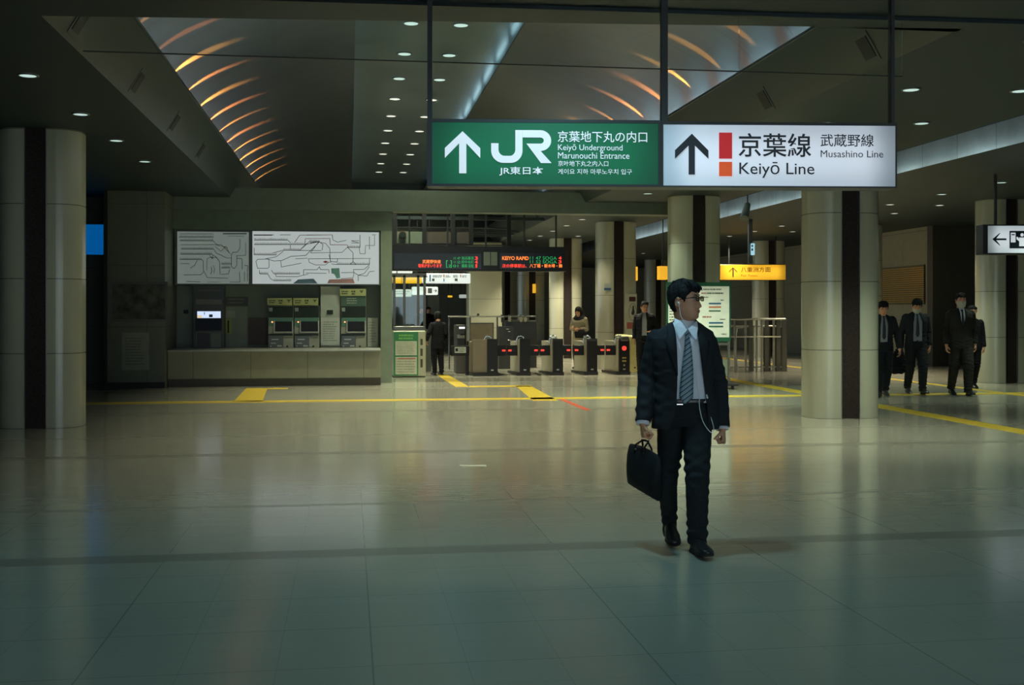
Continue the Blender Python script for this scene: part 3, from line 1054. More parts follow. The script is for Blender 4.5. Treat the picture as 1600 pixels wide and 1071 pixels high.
part(flatpoly(L2((890, 405), (920, 390), (950, 405), (920, 420)), KY - .013), 'here_marker', mat('map_marker', (.45, .05, .06), .5), fm)

# counter in front of the machines
o = base_thing('ticket_counter', 'long steel-topped counter running below the ticket machines', 'counter', 430, 23.5)
cx0, cx1 = KX0 + .01, W(594, 0, KY).x - .005
part(MB().rbox(cx0, cx1, 23.18, 24.44, .70, .745, .01), 'worktop', mat('counter_top', (.30, .30, .25), .3, .5), o)
part(MB().box(cx0, cx1, 23.28, 24.40, .16, .70), 'front_panel', panel_mat('counter_front', (.22, .22, .15), .4, 9, px=1.12, vary=.06), o)
part(MB().box(cx0, cx1, 23.36, 24.38, 0, .16), 'plinth', mat('counter_plinth', (.09, .08, .06), .5), o)

# ticket machines
MY = 24.10
M_mbody = mat('machine_body', (.30, .31, .24), .4)
M_mdark = mat('machine_dark_panel', (.018, .03, .026), .5, spec=.2)
M_mgreen = mat('machine_green_panel', (.06, .17, .10), .35)
M_screen = mat('dark_screen', (.016, .018, .024), .45, spec=.2)
M_ysign = mat('machine_header', (.34, .38, .16), .5)
M_led = emis('orange_led', (1.0, .28, .10), 2.5)
M_slot2 = mat('coin_panel', (.07, .075, .06), .3, .3)
def ticket_machine(du, label, tall=False):
    Y = MY
    u0, u1 = 419.3 + du, 458.5 + du
    o = base_thing('ticket_machine', label, 'ticket machine', (u0 + u1) / 2, Y, .746, 'ticket machines in the counter wall')
    zt = W(438, 478 if not tall else 463, Y).z
    part(MB().box(W(u0, 0, Y).x, W(u1, 0, Y).x, Y, 24.44, .746, zt), 'body', M_mbody, o)
    h = part(wb(u0 - 1.5, u1 - 2 if not tall else u1, 466 if not tall else 451.7, 477.2 if not tall else 462.6, Y, .10, front=.04), 'header_sign', M_ysign, o)
    v = 466 if not tall else 451.7
    lb = bars(2, u0 + 1, u0 + 12, v + 2.5, v + 9, Y - .043, 3)
    part(merge(lb, bars(2, u0 + 16, u0 + 24, v + 2, v + 9.5, Y - .043, 5, .7), wb(u0 + 29, u0 + 35, v + 2.5, v + 4, Y - .043, .002), wb(u0 + 31, u0 + 33, v + 4, v + 6.5, Y - .043, .002)), 'header_print', mat('header_print', (.05, .07, .02), .5), o)
    part(wb(u0 + .5, u1 - .5, 478.8, 496.5, Y, .02, front=.012), 'upper_panel', M_mdark, o)
    part(wb(u0 + .5, u1 - .5, 496.8, 510, Y, .02, front=.010), 'green_panel', M_mgreen, o)
    if tall:
        part(merge(wb(u0 + .5, u1 - .5, 463.2, 478.5, Y, .02, front=.011)), 'poster_panel', mat('machine_tall_green', (.04, .09, .055), .4), o)
        part(bars(3, u0 + 9, u0 + 26, 465, 476, Y - .013, 9, .4), 'poster_print', mat('poster_print_pale', (.3, .36, .26), .5), o)
    part(wb(u0 + 1.2, u0 + 6.5, 481, 487, Y, .004, front=.015), 'mark', mat('machine_mark', (.22, .28, .24), .5), o)
    part(wb(u0 + 10.3, u1 - 2.2, 502.6, 518.4, Y, .03, front=.03), 'screen', M_screen, o)
    part(merge(wb(u0 + 8.8, u0 + 10.2, 501.5, 520, Y, .03, front=.034), wb(u1 - 2.1, u1 - .8, 501.5, 520, Y, .03, front=.034), wb(u0 + 8.8, u1 - .8, 518.6, 520, Y, .03, front=.036)), 'screen_bezel', mat('bezel_pale', (.45, .48, .42), .35), o)
    lc = W(u0 + 6.1, 503.5, Y)
    part(MB().cyl((lc.x, Y - .02, lc.z), (lc.x, Y, lc.z), .016, n=12), 'indicator_lamp', M_led, o)
    part(wb(u0 + .8, u1 - 1.5, 522, 524.6, Y, .02, front=.03), 'slot_bar', M_mdark, o)
    cp = part(wb(u0 + 1.3, u0 + 23.3, 525, 542.4, Y, .02, front=.02), 'coin_panel', M_slot2, o)
    part(merge(wb(u0 + 5, u0 + 16, 530, 531.4, Y, .004, front=.026), wb(u0 + 4, u0 + 12, 536, 537.2, Y, .004, front=.026), wb(u0 + 3, u0 + 5, 540.5, 542, Y, .004, front=.026), wb(u0 + 14, u0 + 21, 539.7, 542, Y, .004, front=.026)), 'coin_slots', mat('slot_glint', (.35, .34, .26), .3, .5), o)
    c2 = W(u0 + 29.5, 541.5, Y)
    part(MB().cyl((c2.x, Y - .015, c2.z), (c2.x, Y, c2.z), .02, n=12), 'return_button', M_mdark, o)
    return o
ticket_machine(0, 'ticket machine next to the brown panel, leftmost of the three green ones')
ticket_machine(40.6, 'middle of the three green ticket machines, beside the pale notice panel')
ticket_machine(113.5, 'ticket machine with the taller header sign, nearest the kiosk pillar', True)
# dark charging machine
Y = MY - .03
o = base_thing('charging_machine', 'tall black machine with a small bright screen at the counter left end', 'ticket machine', 326, Y, .746)
part(MB().box(W(302, 0, Y).x, W(350, 0, Y).x, Y, 24.44, .746, W(326, 446.5, Y).z), 'body', mat('charger_body', (.035, .042, .038), .35), o)
part(wb(306, 346.7, 468, 476.4, Y, .01, front=.012), 'grey_panel', mat('charger_grey', (.11, .12, .11), .4), o)
part(wb(309, 346, 453.5, 454.6, Y, .01, front=.008), 'print_line', mat('charger_print', (.10, .11, .10), .4), o)
sc_ = part(wb(308.3, 344.8, 486.8, 497.2, Y, .01, front=.012), 'screen', emis('charger_screen', (.60, .72, .95), 1.0), o, 'lit white screen')
part(merge(wb(326.8, 332.3, 491.5, 496, Y, .004, front=.015), wb(319, 320, 488, 492, Y, .004, front=.015)), 'screen_figure', mat('screen_figure', (.02, .03, .06), .4), o)
part(wb(308.5, 315.5, 493, 497, Y, .004, front=.0142), 'screen_corner', emis('screen_warm', (.95, .68, .38), .8), o)
part(wb(305.5, 347, 498, 516.5, Y, .01, front=.02), 'blue_panel', mat('charger_blue', (.02, .024, .045), .5, spec=.2), o)
part(merge(wb(306.5, 346, 518.8, 520.4, Y, .01, front=.03), wb(306.5, 307.8, 520, 542, Y, .01, front=.03), wb(328.4, 330, 520, 542, Y, .01, front=.03)), 'recess_frame', mat('charger_frame', (.14, .15, .13), .4), o)
part(wb(308, 328.2, 521, 542, Y, .01, front=.005), 'recess', mat('charger_recess', (.03, .022, .025), .4), o)
part(wb(330.2, 345, 521, 543, Y, .01, front=.018), 'side_panel', mat('charger_side', (.15, .17, .14), .4), o)
# pale wall panels and notices around the machines
def notice(name, label, u0, u1, v0, v1, Y, base, seed=None, rows=8, ink=(.12, .14, .12), d=.012, cat='notice', margin=.12, group=None, rough=.5, sub=None):
    o = base_thing(name, label, cat, (u0 + u1) / 2, Y, W((u0 + u1) / 2, v1, Y).z, group)
    part(wb(u0, u1, v0, v1, Y, d), 'sheet', mat(name + '_sheet_%d' % (seed or 0), base, rough), o)
    if seed:
        mu, mv = (u1 - u0) * margin, (v1 - v0) * margin
        part(bars(rows, u0 + mu, u1 - mu, v0 + mv, v1 - mv, Y - .003, seed, .4), 'print', mat(name + '_ink_%d' % seed, ink, .5), o)
    return o
BK = 24.435
notice('wall_panel', 'pale panel beside the dark charging machine, at the counter left end', 277, 301, 447, 538, BK, (.19, .23, .19), None, cat='panel')
part(wb(286.7, 294.5, 484.5, 490.5, BK, .01, front=.02), 'socket', M_mdark, COL.objects[-1] if False else bpy.data.objects['wall_panel'])
notice('wall_panel', 'pale equipment panel between the charging machine and the brown panel', 351, 386.5, 480, 543, BK, (.21, .25, .20), None, cat='panel')
notice('header_plate', 'dark two-line plate above the pale equipment panel', 351.7, 387.6, 464, 478.2, BK - .03, (.05, .06, .05), 21, 2, (.13, .15, .12), cat='plate')
notice('paper_notice', 'blank grey paper taped right of the charging machine', 351.7, 367.4, 486, 497, BK - .02, (.27, .29, .23), None)
o = notice('striped_sticker', 'narrow black and yellow sticker right of the charging machine', 352.5, 361, 499.5, 521.8, BK - .02, (.30, .34, .05), None)
part(wb(355.4, 358, 501, 520.5, BK - .02, .004, front=.006), 'black_bar', M_mdark, o)
notice('shutter_panel', 'brown blank panel between pale panel and leftmost ticket machine', 387.8, 418, 497, 539.5, BK - .02, (.065, .035, .03), None, cat='panel')
notice('pale_notice_panel', 'tall pale panel between the middle and right ticket machines', 501, 531.4, 447.6, 543, MY + .05, (.36, .41, .36), None, cat='panel')
part(wb(510.7, 520.4, 484.7, 491.6, MY + .05, .01, front=.02), 'socket', M_mdark, bpy.data.objects['pale_notice_panel'])
notice('printed_notice', 'printed white notice on the pale panel beside the machines', 501.3, 531, 497, 539.7, MY + .03, (.46, .50, .45), 31, 9, (.22, .26, .22))
notice('printed_notice', 'pale poster squeezed between the right ticket machine and the pillar', 574.5, 590.5, 497, 542, BK - .02, (.36, .39, .31), 33, 8, (.22, .24, .18))
# left wall
LY = 22.995
o = base_thing('framed_map', 'dark framed map hanging on the dim left wall', 'map', 217, LY, W(217, 503, LY).z)
part(wb(172, 262, 440, 503, LY - .03, .029), 'frame', mat('map_frame', (.10, .11, .10), .35, .3), o)
part(wb(176, 258, 444.5, 499, LY - .035, .02), 'print_sheet', mat('dark_map_sheet', (.085, .095, .085), .12, vary=.5, scale=5), o)
notice('printed_notice', 'small white printed notice below the dark framed map', 190.5, 232.5, 520, 578.7, LY - .012, (.20, .22, .18), 37, 10, (.10, .12, .10))
o = base_thing('blue_wall_sign', 'plain blue lit sign on wall behind the left column', 'sign', 149, 24.38, W(149, 398, 24.38).z)
part(wb(131, 162, 350.4, 398.5, 24.36, .035), 'housing', M_frame, o)
part(wb(132, 161.5, 351, 398, 24.35, .012), 'face_panel', emis('blue_glow', (.0, .085, .30), .9), o)

# information booth beside the gates
BY = 26.0
o = base_thing('notice_booth', 'pale booth with green framed notices, beside the kiosk pillar', 'booth', 640, BY)
bx0, bx1 = W(614, 0, BY).x, W(655.5, 0, BY).x
bx2 = W(665.6, 0, BY).x
bzt = W(640, 517, BY).z
part(MB().rbox(bx0, bx2, BY, BY + .7, .02, bzt, .03), 'body', mat('booth_body', (.40, .40, .28), .4), o)
part(MB().box(bx0 + .01, bx2 - .02, BY + .02, BY + .68, 0, .03), 'plinth', M_dark, o)
part(wb(615, 653.5, 519, 587.5, BY, .01, front=.012), 'green_panel', mat('booth_green', (.025, .17, .06), .4), o)
for i, (a, b, sd, ink) in enumerate(((533.4, 555.5, 41, (.25, .28, .2)), (558, 585.3, 43, (.28, .27, .2)))):
    sh = part(wb(617.8, 651.3, a, b, BY, .004, front=.018), 'notice_sheet', mat('booth_sheet', (.48, .50, .38), .5), o)
    part(bars(6, 619.5, 649.5, a + 1.5, b - 1.5, BY - .021, sd, .4), 'print', mat('booth_ink_%d' % i, ink, .5), o)
part(wb(622, 649, 559.6, 561.4, BY, .004, front=.0225), 'red_heading', mat('booth_red_print', (.40, .15, .12), .5), o)
part(bars(2, 623, 649, 522, 531.5, BY - .0145, 47, .6), 'heading', mat('booth_heading', (.16, .42, .08), .5), o)
for a, b in ((530, 539.5), (545, 556.5), (561.5, 574.5)):
    part(wb(656.8, 660.5, a, b, BY, .01, front=.006), 'opening', mat('booth_opening', (.05, .05, .03), .5), o)
part(MB().rbox(bx0 + .02, bx2 - .02, BY + .05, BY + .65, bzt, bzt + .10, .02), 'desk_top', M_dsteel, o)
# glass office behind the booth
o = base_thing('glass_office', 'glazed staff office standing behind the green framed booth', 'office', 640, 28.0)
ox0, ox1 = W(600, 0, 28).x, W(733, 0, 28).x
part(MB().box(ox0, ox1 - .9, 28.4, 28.5, 0, 1.05), 'dado', mat('office_dado', (.10, .11, .10), .5), o)
mb = MB()
for u in (617, 633, 655, 665):
    mb.box(W(u, 0, 28).x - .03, W(u, 0, 28).x + .03, 28.38, 28.46, 1.05, 2.4)
mb.box(ox0, W(668, 0, 28).x, 28.38, 28.46, 2.35, 2.45).box(ox0, W(668, 0, 28).x, 28.36, 28.5, 1.02, 1.07)
part(mb, 'glazing_frame', M_dsteel, o)
M_glass = mat('clear_glass', (.8, .9, .85), .03, trans=1., vary=0)
part(MB().box(ox0, W(666, 0, 28).x, 28.41, 28.43, 1.07, 2.35), 'glass', M_glass, o)

# header lattice above the departure board
TY = 26.9
mb = MB()
for u in (616.5, 663, 707.5, 736, 795):
    mb.box(W(u, 0, TY).x - .05, W(u, 0, TY).x + .05, TY - .05, TY + .05, W(u, 383, TY).z, CH - .001)
for v in (355, 382):
    wb(614, 797, v, v + 2, TY - .03, .06, mb)
struct(mb.build('window_1', M_dark))
struct(wb(618.8, 661, 357.5, 380.5, TY, .02).build('window_2', mat('transom_green', (.15, .19, .14), .4)))
struct(merge(wb(665.6, 705, 357.5, 380.5, TY, .02), wb(709.5, 734, 357.5, 380.5, TY, .02)).build('window_3', mat('transom_brown', (.075, .065, .05), .4)))
o = base_thing('round_speaker', 'dark round speaker fixed on the pale transom panel', 'speaker', 629, TY, W(629, 372, TY).z)
c_ = W(629, 367, TY)
part(MB().cyl((c_.x, TY - .06, c_.z), (c_.x, TY - .001, c_.z), .075, n=20), 'grille', M_mdark, o)
part(MB().cyl((c_.x, TY - .05, c_.z), (c_.x, TY - .002, c_.z), .09, n=20), 'rim', mat('speaker_rim', (.16, .08, .07), .5), o)

# departure board
DY = 26.2
o = base_thing('departure_board', 'long black departure board with red and green dot lettering above the gates', 'departure board', 750, DY, W(750, 423, DY).z)
part(merge(wb(612, 885, 385, 424, DY, .22)), 'housing', M_black, o)
part(merge(wb(616, 752, 396, 420.5, DY, .01, front=.004), wb(781, 882, 396, 420.5, DY, .01, front=.004)), 'display_window', mat('display_window', (.008, .008, .009), .2), o)
M_lr = emis('red_dots', (1.0, .05, .03), 1.3); M_lo = emis('orange_dots', (1.0, .22, .04), 1.4); M_lg = emis('green_dots', (.02, .42, .12), .75)
fy = DY - .008
part(merge(wt('武蔵野快速', 660, 688.7, 406.2, 411.9, fy, .01), wt('KEIYO RAPID', 784.7, 826, 400.8, 406.6, fy, .02), wt('八丁堀・新木場・舞', 827.5, 878.5, 412.6, 418.6, fy, .015)), 'orange_lettering', M_lo, o)
part(merge(wt('電車がまいります', 653.4, 690.4, 412.5, 418.4, fy, .012), wt('次の停車駅は、', 784.7, 823, 412.6, 418.6, fy, .015), wt('3', 742, 746.5, 401, 406.3, fy, .02), wt('4', 742, 746.5, 407, 412.3, fy, .02), wt('1', 743, 745.5, 413, 418.4, fy, .02), wt('4', 872.5, 877.5, 401, 406, fy, .02), wt('3', 872.5, 877.5, 407, 411.8, fy, .02)), 'red_lettering', M_lr, o)
part(merge(wt('11 47 海浜幕張', 709, 740.5, 401, 406.3, fy, .0), wt('11 52 府中本町', 709, 740.5, 407, 412.3, fy, .0), wt('12 01 蘇我', 697, 740.5, 413, 418.4, fy, .0), wt('[ ]', 697, 706, 407, 418.4, fy), wt('11 47 SOGA', 828, 870, 401, 406, fy), wt('11 52 SOGA', 828, 870, 407, 411.8, fy)), 'green_lettering', M_lg, o)
for u in (640, 700, 760, 820, 870):
    xm = W(u, 0, DY).x
    part(MB().box(xm - .02, xm + .02, DY + .08, DY + .12, W(u, 386, DY).z, 3.849), 'hanging_rod', M_frame, o)
struct(MB().box(-2.5, 5.1, DY + .06, DY + .14, 3.85, 3.95).build('trim_18', M_ceil))
o = base_thing('square_clock', 'square grey unlit panel in middle of the departure board', 'panel', 766, DY, W(766, 415, DY).z)
part(wb(756, 777, 394, 415, DY - .031, .03), 'face', mat('clock_face', (.16, .19, .16), .4), o)
part(wb(765.9, 767.1, 394, 415, DY - .033, .002), 'joint', M_dark, o)

# small hanging signs past the gates
M_sy = emis('small_yellow_glow', (1.0, .55, .02), .85)
M_sw = emis('small_white_glow', (.72, .78, .76), .85)
M_sg = emis('small_grey_glow', (.55, .62, .58), .62)
rails = set()
def small_sign(u0, u1, v0, v1, Y, m, label, fn=None):
    o = base_thing('small_hanging_sign', label, 'sign', (u0 + u1) / 2, Y, W(u0, v1, Y).z)
    part(MB().rbox(W(u0, 0, Y).x, W(u1, 0, Y).x, Y, Y + .18, W(u0, v1, Y).z, W(u0, v0, Y).z, .03), 'lightbox', m, o)
    zt = W(u0, v0, Y).z
    xa, xb = W(u0, 0, Y).x, W(u1, 0, Y).x
    w_ = xb - xa
    for t in (.15, .85):
        part(MB().box(xa + w_ * t - .012, xa + w_ * t + .012, Y + .08, Y + .11, zt - .01, 3.849), 'hanging_rod', M_frame, o)
    if Y < 39.4 and round(Y, 1) not in rails:
        rails.add(round(Y, 1))
        struct(MB().box(-2.5, 5.1, Y + .06, Y + .13, 3.85, 3.93).build('trim_%d' % (20 + len(rails)), M_ceil))
    if fn:
        fn(o, Y - .004)
    return o
def f1(o, Y):
    part(merge(wb(633.2, 634, 431, 438.5, Y, .002), flatpoly([(633.6, 429.8), (637, 433.6), (636, 434.2), (633.6, 431.6), (631.2, 434.2), (630.2, 433.6)], Y)), 'arrow', M_let_d, o)
    part(wb(627.5, 628.2, 427.8, 442.6, Y, .002), 'divider', M_let_d, o)
small_sign(613.5, 659.3, 427.6, 442.9, 29.0, M_sy, 'small yellow hanging sign with arrow under the departure board', f1)
def f2(o, Y):
    part(merge(wb(664.9, 665.7, 431, 438.5, Y, .002), flatpoly([(665.3, 429.8), (668.4, 433.2), (667.5, 433.8), (665.3, 431.4), (663.1, 433.8), (662.2, 433.2)], Y), bars(2, 676, 692, 430, 434, Y, 51), bars(2, 696, 705, 430, 434, Y, 52), bars(2, 708, 717, 430, 434, Y, 53), bars(2, 722, 731, 430, 434, Y, 54), wb(675, 679, 435.5, 439.5, Y, .002), wb(710.5, 715, 435.5, 439.5, Y, .002)), 'print', mat('sign_print_dark', (.10, .12, .12), .5), o)
    part(merge(wb(671, 673, 429.6, 440, Y, .002), wb(693, 694.5, 435.5, 440, Y, .002)), 'blue_mark', mat('mark_blue', (.03, .15, .4), .5), o)
    part(merge(wb(693, 694.5, 429, 433.5, Y, .002), wb(719, 720.5, 429, 433.5, Y, .002)), 'orange_mark', mat('mark_orange', (.6, .15, .03), .5), o)
small_sign(659.8, 735.4, 427.3, 442.9, 29.0, M_sw, 'small white hanging sign joined to the small yellow one', f2)
small_sign(600, 644.6, 420.4, 427.2, 33.5, M_sw, 'thin white hanging sign peeping above the small yellow one')
small_sign(614, 643, 452.6, 464, 35.5, M_sg, 'grey white hanging sign, lowest at far left of the gate opening', lambda o, Y: part(bars(2, 617, 640, 454.5, 461.5, Y, 57, .3), 'print', mat('sign_print_dark', (.10, .12, .12), .5), o))
def f3(o, Y):
    part(merge(wb(668.5, 675, 450.5, 458.5, Y, .002)), 'pictogram', mat('sign_print_dark', (.10, .12, .12), .5), o)
    part(wb(664.5, 666, 450, 459, Y, .002), 'orange_mark', mat('mark_orange', (.6, .15, .03), .5), o)
    part(merge(wb(677.5, 682, 454.2, 455, Y, .002), flatpoly([(682.8, 454.6), (680.4, 451.8), (679.6, 452.4), (681.5, 454.6), (679.6, 456.8), (680.4, 457.4)], Y)), 'arrow', M_let_d, o)
small_sign(643.7, 684.4, 448.4, 461, 34.5, M_sw, 'white hanging sign with black square symbol below the small white sign', f3)
small_sign(700, 707, 462, 465, 45, M_sy, 'tiny distant yellow sign deep beyond the gates')
small_sign(718, 733, 460.5, 466, 44, M_sg, 'tiny distant pale sign deep beyond the gates')
# edge-on yellow blade signs; the squarish one stands in for the yellow sign's reflection
for u0, u1, v0, v1, Y, lb in ((991.6, 996.4, 417, 438.5, 33.0, 'narrow yellow blade sign between two cream columns behind the gates'), (1031, 1044, 416, 437, 31.5, 'squarish yellow glow standing in for a sign reflection, left of the walking man'), (834, 837.3, 444, 458, 42.5, 'tiny yellow blade sign seen between far columns')):
    o = base_thing('blade_sign_or_reflection', lb, 'sign', (u0 + u1) / 2, Y, W(u0, v1, Y).z)
    part(wb(u0, u1, v0, v1, Y, .3), 'lightbox', emis('blade_yellow', (1.0, .50, .03), .75), o)
    xm = (W(u0, 0, Y).x + W(u1, 0, Y).x) / 2
    part(MB().box(xm - .015, xm + .015, Y + .1, Y + .13, W(u0, v0, Y).z - .01, (4.549 if RX0 < xm < RX1 else CH - .001)), 'hanging_rod', M_frame, o)

# notices on columns
CYF = 29.3 - .37
o = notice('column_notice', 'small white and blue notice high on the gate-side column', 944, 954.8, 443, 453.8, CYF - .012, (.36, .40, .38), None)
part(wb(944, 954.8, 450.3, 453.8, CYF - .014, .002), 'blue_band', mat('notice_blue', (.03, .09, .22), .5), o)
o = base_thing('prohibition_board', 'white board with red slashed circle beside the man at the gates', 'notice board', 985, CYF - .05)
part(wb(976.2, 995, 459.5, 523, CYF - .06, .03), 'sheet', mat('prohibition_sheet', (.42, .42, .33), .5), o)
part(wb(976.2, 995, 523, 577, CYF - .055, .02), 'stand', mat('prohibition_stand', (.30, .31, .24), .5), o)
def ring(uc, vc, ru, rv, w, Y, n=28):
    mb = MB()
    v = []
    for k in range(n):
        a = 2 * PI * k / n
        v.append(tuple(W(uc + ru * math.cos(a), vc + rv * math.sin(a), Y)))
    for k in range(n):
        a = 2 * PI * k / n
        v.append(tuple(W(uc + (ru - w) * math.cos(a), vc + (rv - w) * math.sin(a), Y)))
    mb.add(v, [(k, (k + 1) % n, n + (k + 1) % n, n + k) for k in range(n)])
    return mb
part(ring(988.5, 487.5, 6.2, 13.5, .7, CYF - .064), 'ring', mat('prohibition_ring', (.10, .11, .09), .5), o)
part(merge(flatpoly([(984.2, 477.5), (985, 477.2), (987, 482), (986.3, 482.4)], CYF - .065)), 'slash', M_red, o)
part(merge(flatpoly([(988.5, 478), (990.5, 478), (990.8, 484), (992, 488), (990, 493), (987.5, 492), (986.3, 490), (988, 485)], CYF - .064)), 'figure', M_let_d, o)
part(wb(983, 993, 464, 471.3, CYF - .062, .01, front=.004), 'dark_display', mat('display_maroon', (.07, .02, .02), .3), o)
part(wb(979.5, 993.5, 504, 514, CYF - .062, .01, front=.003), 'red_strip', mat('strip_red', (.33, .09, .07), .5), o)
# ------------------------------------------------------------------ ticket gates
GY = 26.3
M_gpale = mat('gate_pale_side', (.36, .34, .25), .4)
M_gbrown = mat('gate_brown_side', (.20, .16, .11), .45)
M_gblack = mat('gate_black', (.013, .012, .014), .4, spec=.25)
M_redl = emis('gate_red_light', (1.0, .06, .04), 1.1)
def gate(u, label, left_flap=True, right_flap=True, last=False, wide=False):
    x = W(u, 0, GY).x
    o = thing('ticket_gate', label, 'ticket gate', (x, GY, 0), 0, 'row of ticket gates')
    body = MB()
    prof = [(0.05, .04), (1.5, .04), (1.5, .78), (.45, .78), (.30, .84), (.05, .84)]
    pts = [(y, z) for y, z in prof]
    w0 = -.13 if not wide else -.44
    body.prism(pts, 'x', w0, .10)
    lpart(body, 'cabinet', M_gpale if not wide else M_gbrown, o)
    # black nose with a curved top
    nose = MB()
    P = [(-.02, .05), (.10, .05), (.10, .80)] + [(.10 - .09 * math.sin(a), .80 + .07 * (1 - math.cos(a))) for a in (.5, 1.0, 1.4)] + [(-.0, .86), (-.02, .80)]
    nose.prism(P, 'x', -.115 if not last else -.12, .125)
    lpart(nose, 'nose', M_gblack, o)
    lpart(MB().prism([(-.06, 0), (.2, 0), (1.55, 0), (1.55, .04), (.12, .08), (-.03, .08)], 'x', -.20 if not wide else -.45, .14), 'plinth', M_gblack, o)
    arch = MB()
    ring_ = [(-.10 + .0, .33, .74)] + [(-.10, .33 + .10 * math.cos(t) - .10, .84 + .10 * math.sin(t)) for t in np.linspace(0, PI, 7)]
    arch.tube([(-.16, .25, .74), (-.16, .25, .84), (-.13, .25, .90), (-.06, .25, .93), (.0, .25, .90), (.02, .25, .82)], .022, 8)
    lpart(arch, 'hand_arch', M_chrome, o)
    lpart(MB().rbox(-.12, .0, .02, .32, .84, .87, .01), 'reader', mat('reader_blue', (.10, .13, .12), .2), o)
    lpart(MB().box(-.03, .03, -.024, -.018, .12, .15), 'badge', M_steel, o)
    for s, on in ((-1, left_flap), (1, right_flap)):
        if on:
            a, b = (.115, .375) if s > 0 else (-.37, -.12)
            fl_ = lpart(MB().rbox(a, b, .30, .36, .455, .70, .015), 'flap', M_gblack, o)
            c0 = (b - .10) if s > 0 else (a + .02)
            lp = MB().box(c0, c0 + .08, .295, .302, .56, .60)
            ll = lp.build('flap_light', M_redl, fl_)
    if last:
        lpart(MB().cyl((.0, -.03, .63), (.0, -.018, .63), .055, n=18), 'stop_light', M_redl, o)
        lpart(MB().box(-.05, .05, -.025, -.018, .31, .42), 'sticker', mat('gate_sticker', (.45, .35, .08), .5), o)
        lpart(MB().box(-.05, .05, -.028, -.025, .35, .385), 'sticker_mark', M_gblack, o)
        lpart(MB().box(-.02, .02, -.025, -.018, .21, .25), 'small_mark', M_steel, o)
        lpart(MB().rbox(.126, .34, -.02, 1.5, .05, .93, .04), 'yellow_end', mat('gate_yellow_end', (.55, .50, .22), .35), o)
        lpart(MB().rbox(-.08, .11, -.06, .15, .80, .92, .03), 'card_reader', M_dsteel, o)
        lpart(MB().cyl((.26, -.03, .17), (.26, -.018, .17), .02, n=10), 'lock', M_gblack, o)
    return o
gate(769, 'wide brown-sided ticket gate at left end of the gate row', left_flap=False, wide=True)
gate(820, 'second ticket gate from the left of the row')
gate(871.5, 'middle ticket gate of the row of five')
gate(925, 'ticket gate in front of the dark haired woman')
gate(975, 'rightmost ticket gate with round red light and yellow end panel', right_flap=False, last=True)
# low barrier with white label to the left of the gates
o = base_thing('gate_barrier', 'black barrier box with white label left of the ticket gates', 'barrier', 718, 26.6)
part(MB().rbox(W(703.5, 0, 26.6).x, W(734, 0, 26.6).x - .01, 26.6, 26.72, .46, .70, .03), 'bar', M_gblack, o)
part(MB().box(W(728, 0, 26.6).x, W(733, 0, 26.6).x, 26.62, 26.70, 0, .47), 'post', M_gblack, o)
part(wb(710.5, 728, 542.5, 551.8, 26.6, .004, front=.006), 'label_plate', mat('barrier_label', (.45, .48, .42), .5), o)
part(merge(wb(711.5, 715.8, 544.5, 549.5, 26.592, .002), bars(3, 717, 727, 543.8, 550.8, 26.592, 61, .3)), 'print', M_gblack, o)
o = base_thing('fare_adjustment_machine', 'dark floor-standing machine with chrome top left of the gate row', 'machine', 722, 27.4)
mx0, mx1 = W(712.5, 0, 27.4).x, W(728, 0, 27.4).x
part(MB().rbox(mx0, mx1, 27.4, 28.0, 0, 1.18, .03), 'body', mat('adjuster_body', (.06, .055, .045), .4), o)
part(MB().prism([(27.35, .85), (27.6, .85), (27.6, 1.15), (27.5, 1.15)], 'x', mx0 + .03, mx1 - .03), 'console', M_dsteel, o)
part(merge(wb(717, 726, 511, 514, 27.4, .05, front=.06)), 'chrome_strip', M_chrome, o)

# railing behind the gates (left part)
o = base_thing('steel_railing', 'steel railing with brown panel behind the left ticket gates', 'railing', 745, 29.5)
RY = 29.5
def rail(u0, u1, v, Y, r=.02):
    a, b = W(u0, v, Y), W(u1, v, Y)
    z = (a.z + b.z) / 2
    return MB().cyl((a.x, Y, z), (b.x, Y, z), r, n=10)
part(rail(700, 787, 495, RY, .022), 'top_rail', M_steel, o)
for u in (702, 734.5, 777):
    x = W(u, 0, RY).x
    part(MB().cyl((x, RY, 0), (x, RY, W(u, 495, RY).z), .022, n=10), 'post', M_dsteel, o)
part(wb(735, 771, 506, 560, RY, .02, front=.02), 'brown_panel', mat('railing_brown', (.24, .19, .12), .45), o)
part(merge(wb(735, 771.5, 504.5, 506.3, RY, .03, front=.025), wb(769.5, 771.5, 505, 560, RY, .03, front=.025)), 'panel_frame', M_dsteel, o)
part(MB().sphere((W(747, 0, RY).x, RY, W(747, 492, RY).z), .035, 10, 8), 'knob', M_dsteel, o)
# dark equipment block behind the middle gates
o = base_thing('dark_glass_barrier', 'dark barrier block behind the second and third ticket gates', 'barrier', 815, 30.0)
RY = 30.0
part(MB().box(W(790, 0, RY).x, W(838.5, 0, RY).x, RY, RY + .4, 0, W(815, 503, RY).z), 'block', mat('barrier_black', (.022, .022, .02), .35), o)
part(MB().box(W(776, 0, RY).x, W(798, 0, RY).x, RY - .5, RY - .1, 0, W(790, 510, RY).z), 'side_block', mat('barrier_grey', (.035, .035, .033), .35), o)
part(merge(rail(783, 839, 495, RY, .025), rail(783, 839, 501.5, RY, .02)), 'top_rail', M_dsteel, o)
for u in (784, 795.5, 813.5, 820, 838.5):
    x = W(u, 0, RY).x
    part(MB().cyl((x, RY, W(u, 504, RY).z), (x, RY, W(u, 492, RY).z), .025, n=8), 'post', M_dsteel, o)
for u, v in ((796, 498.5), (814, 499), (820.5, 499)):
    p_ = W(u, v, RY)
    part(MB().rbox(p_.x - .04, p_.x + .04, RY - .06, RY - .02, p_.z - .07, p_.z + .05, .01), 'pale_tag', mat('pale_tag', (.33, .32, .24), .4), o)
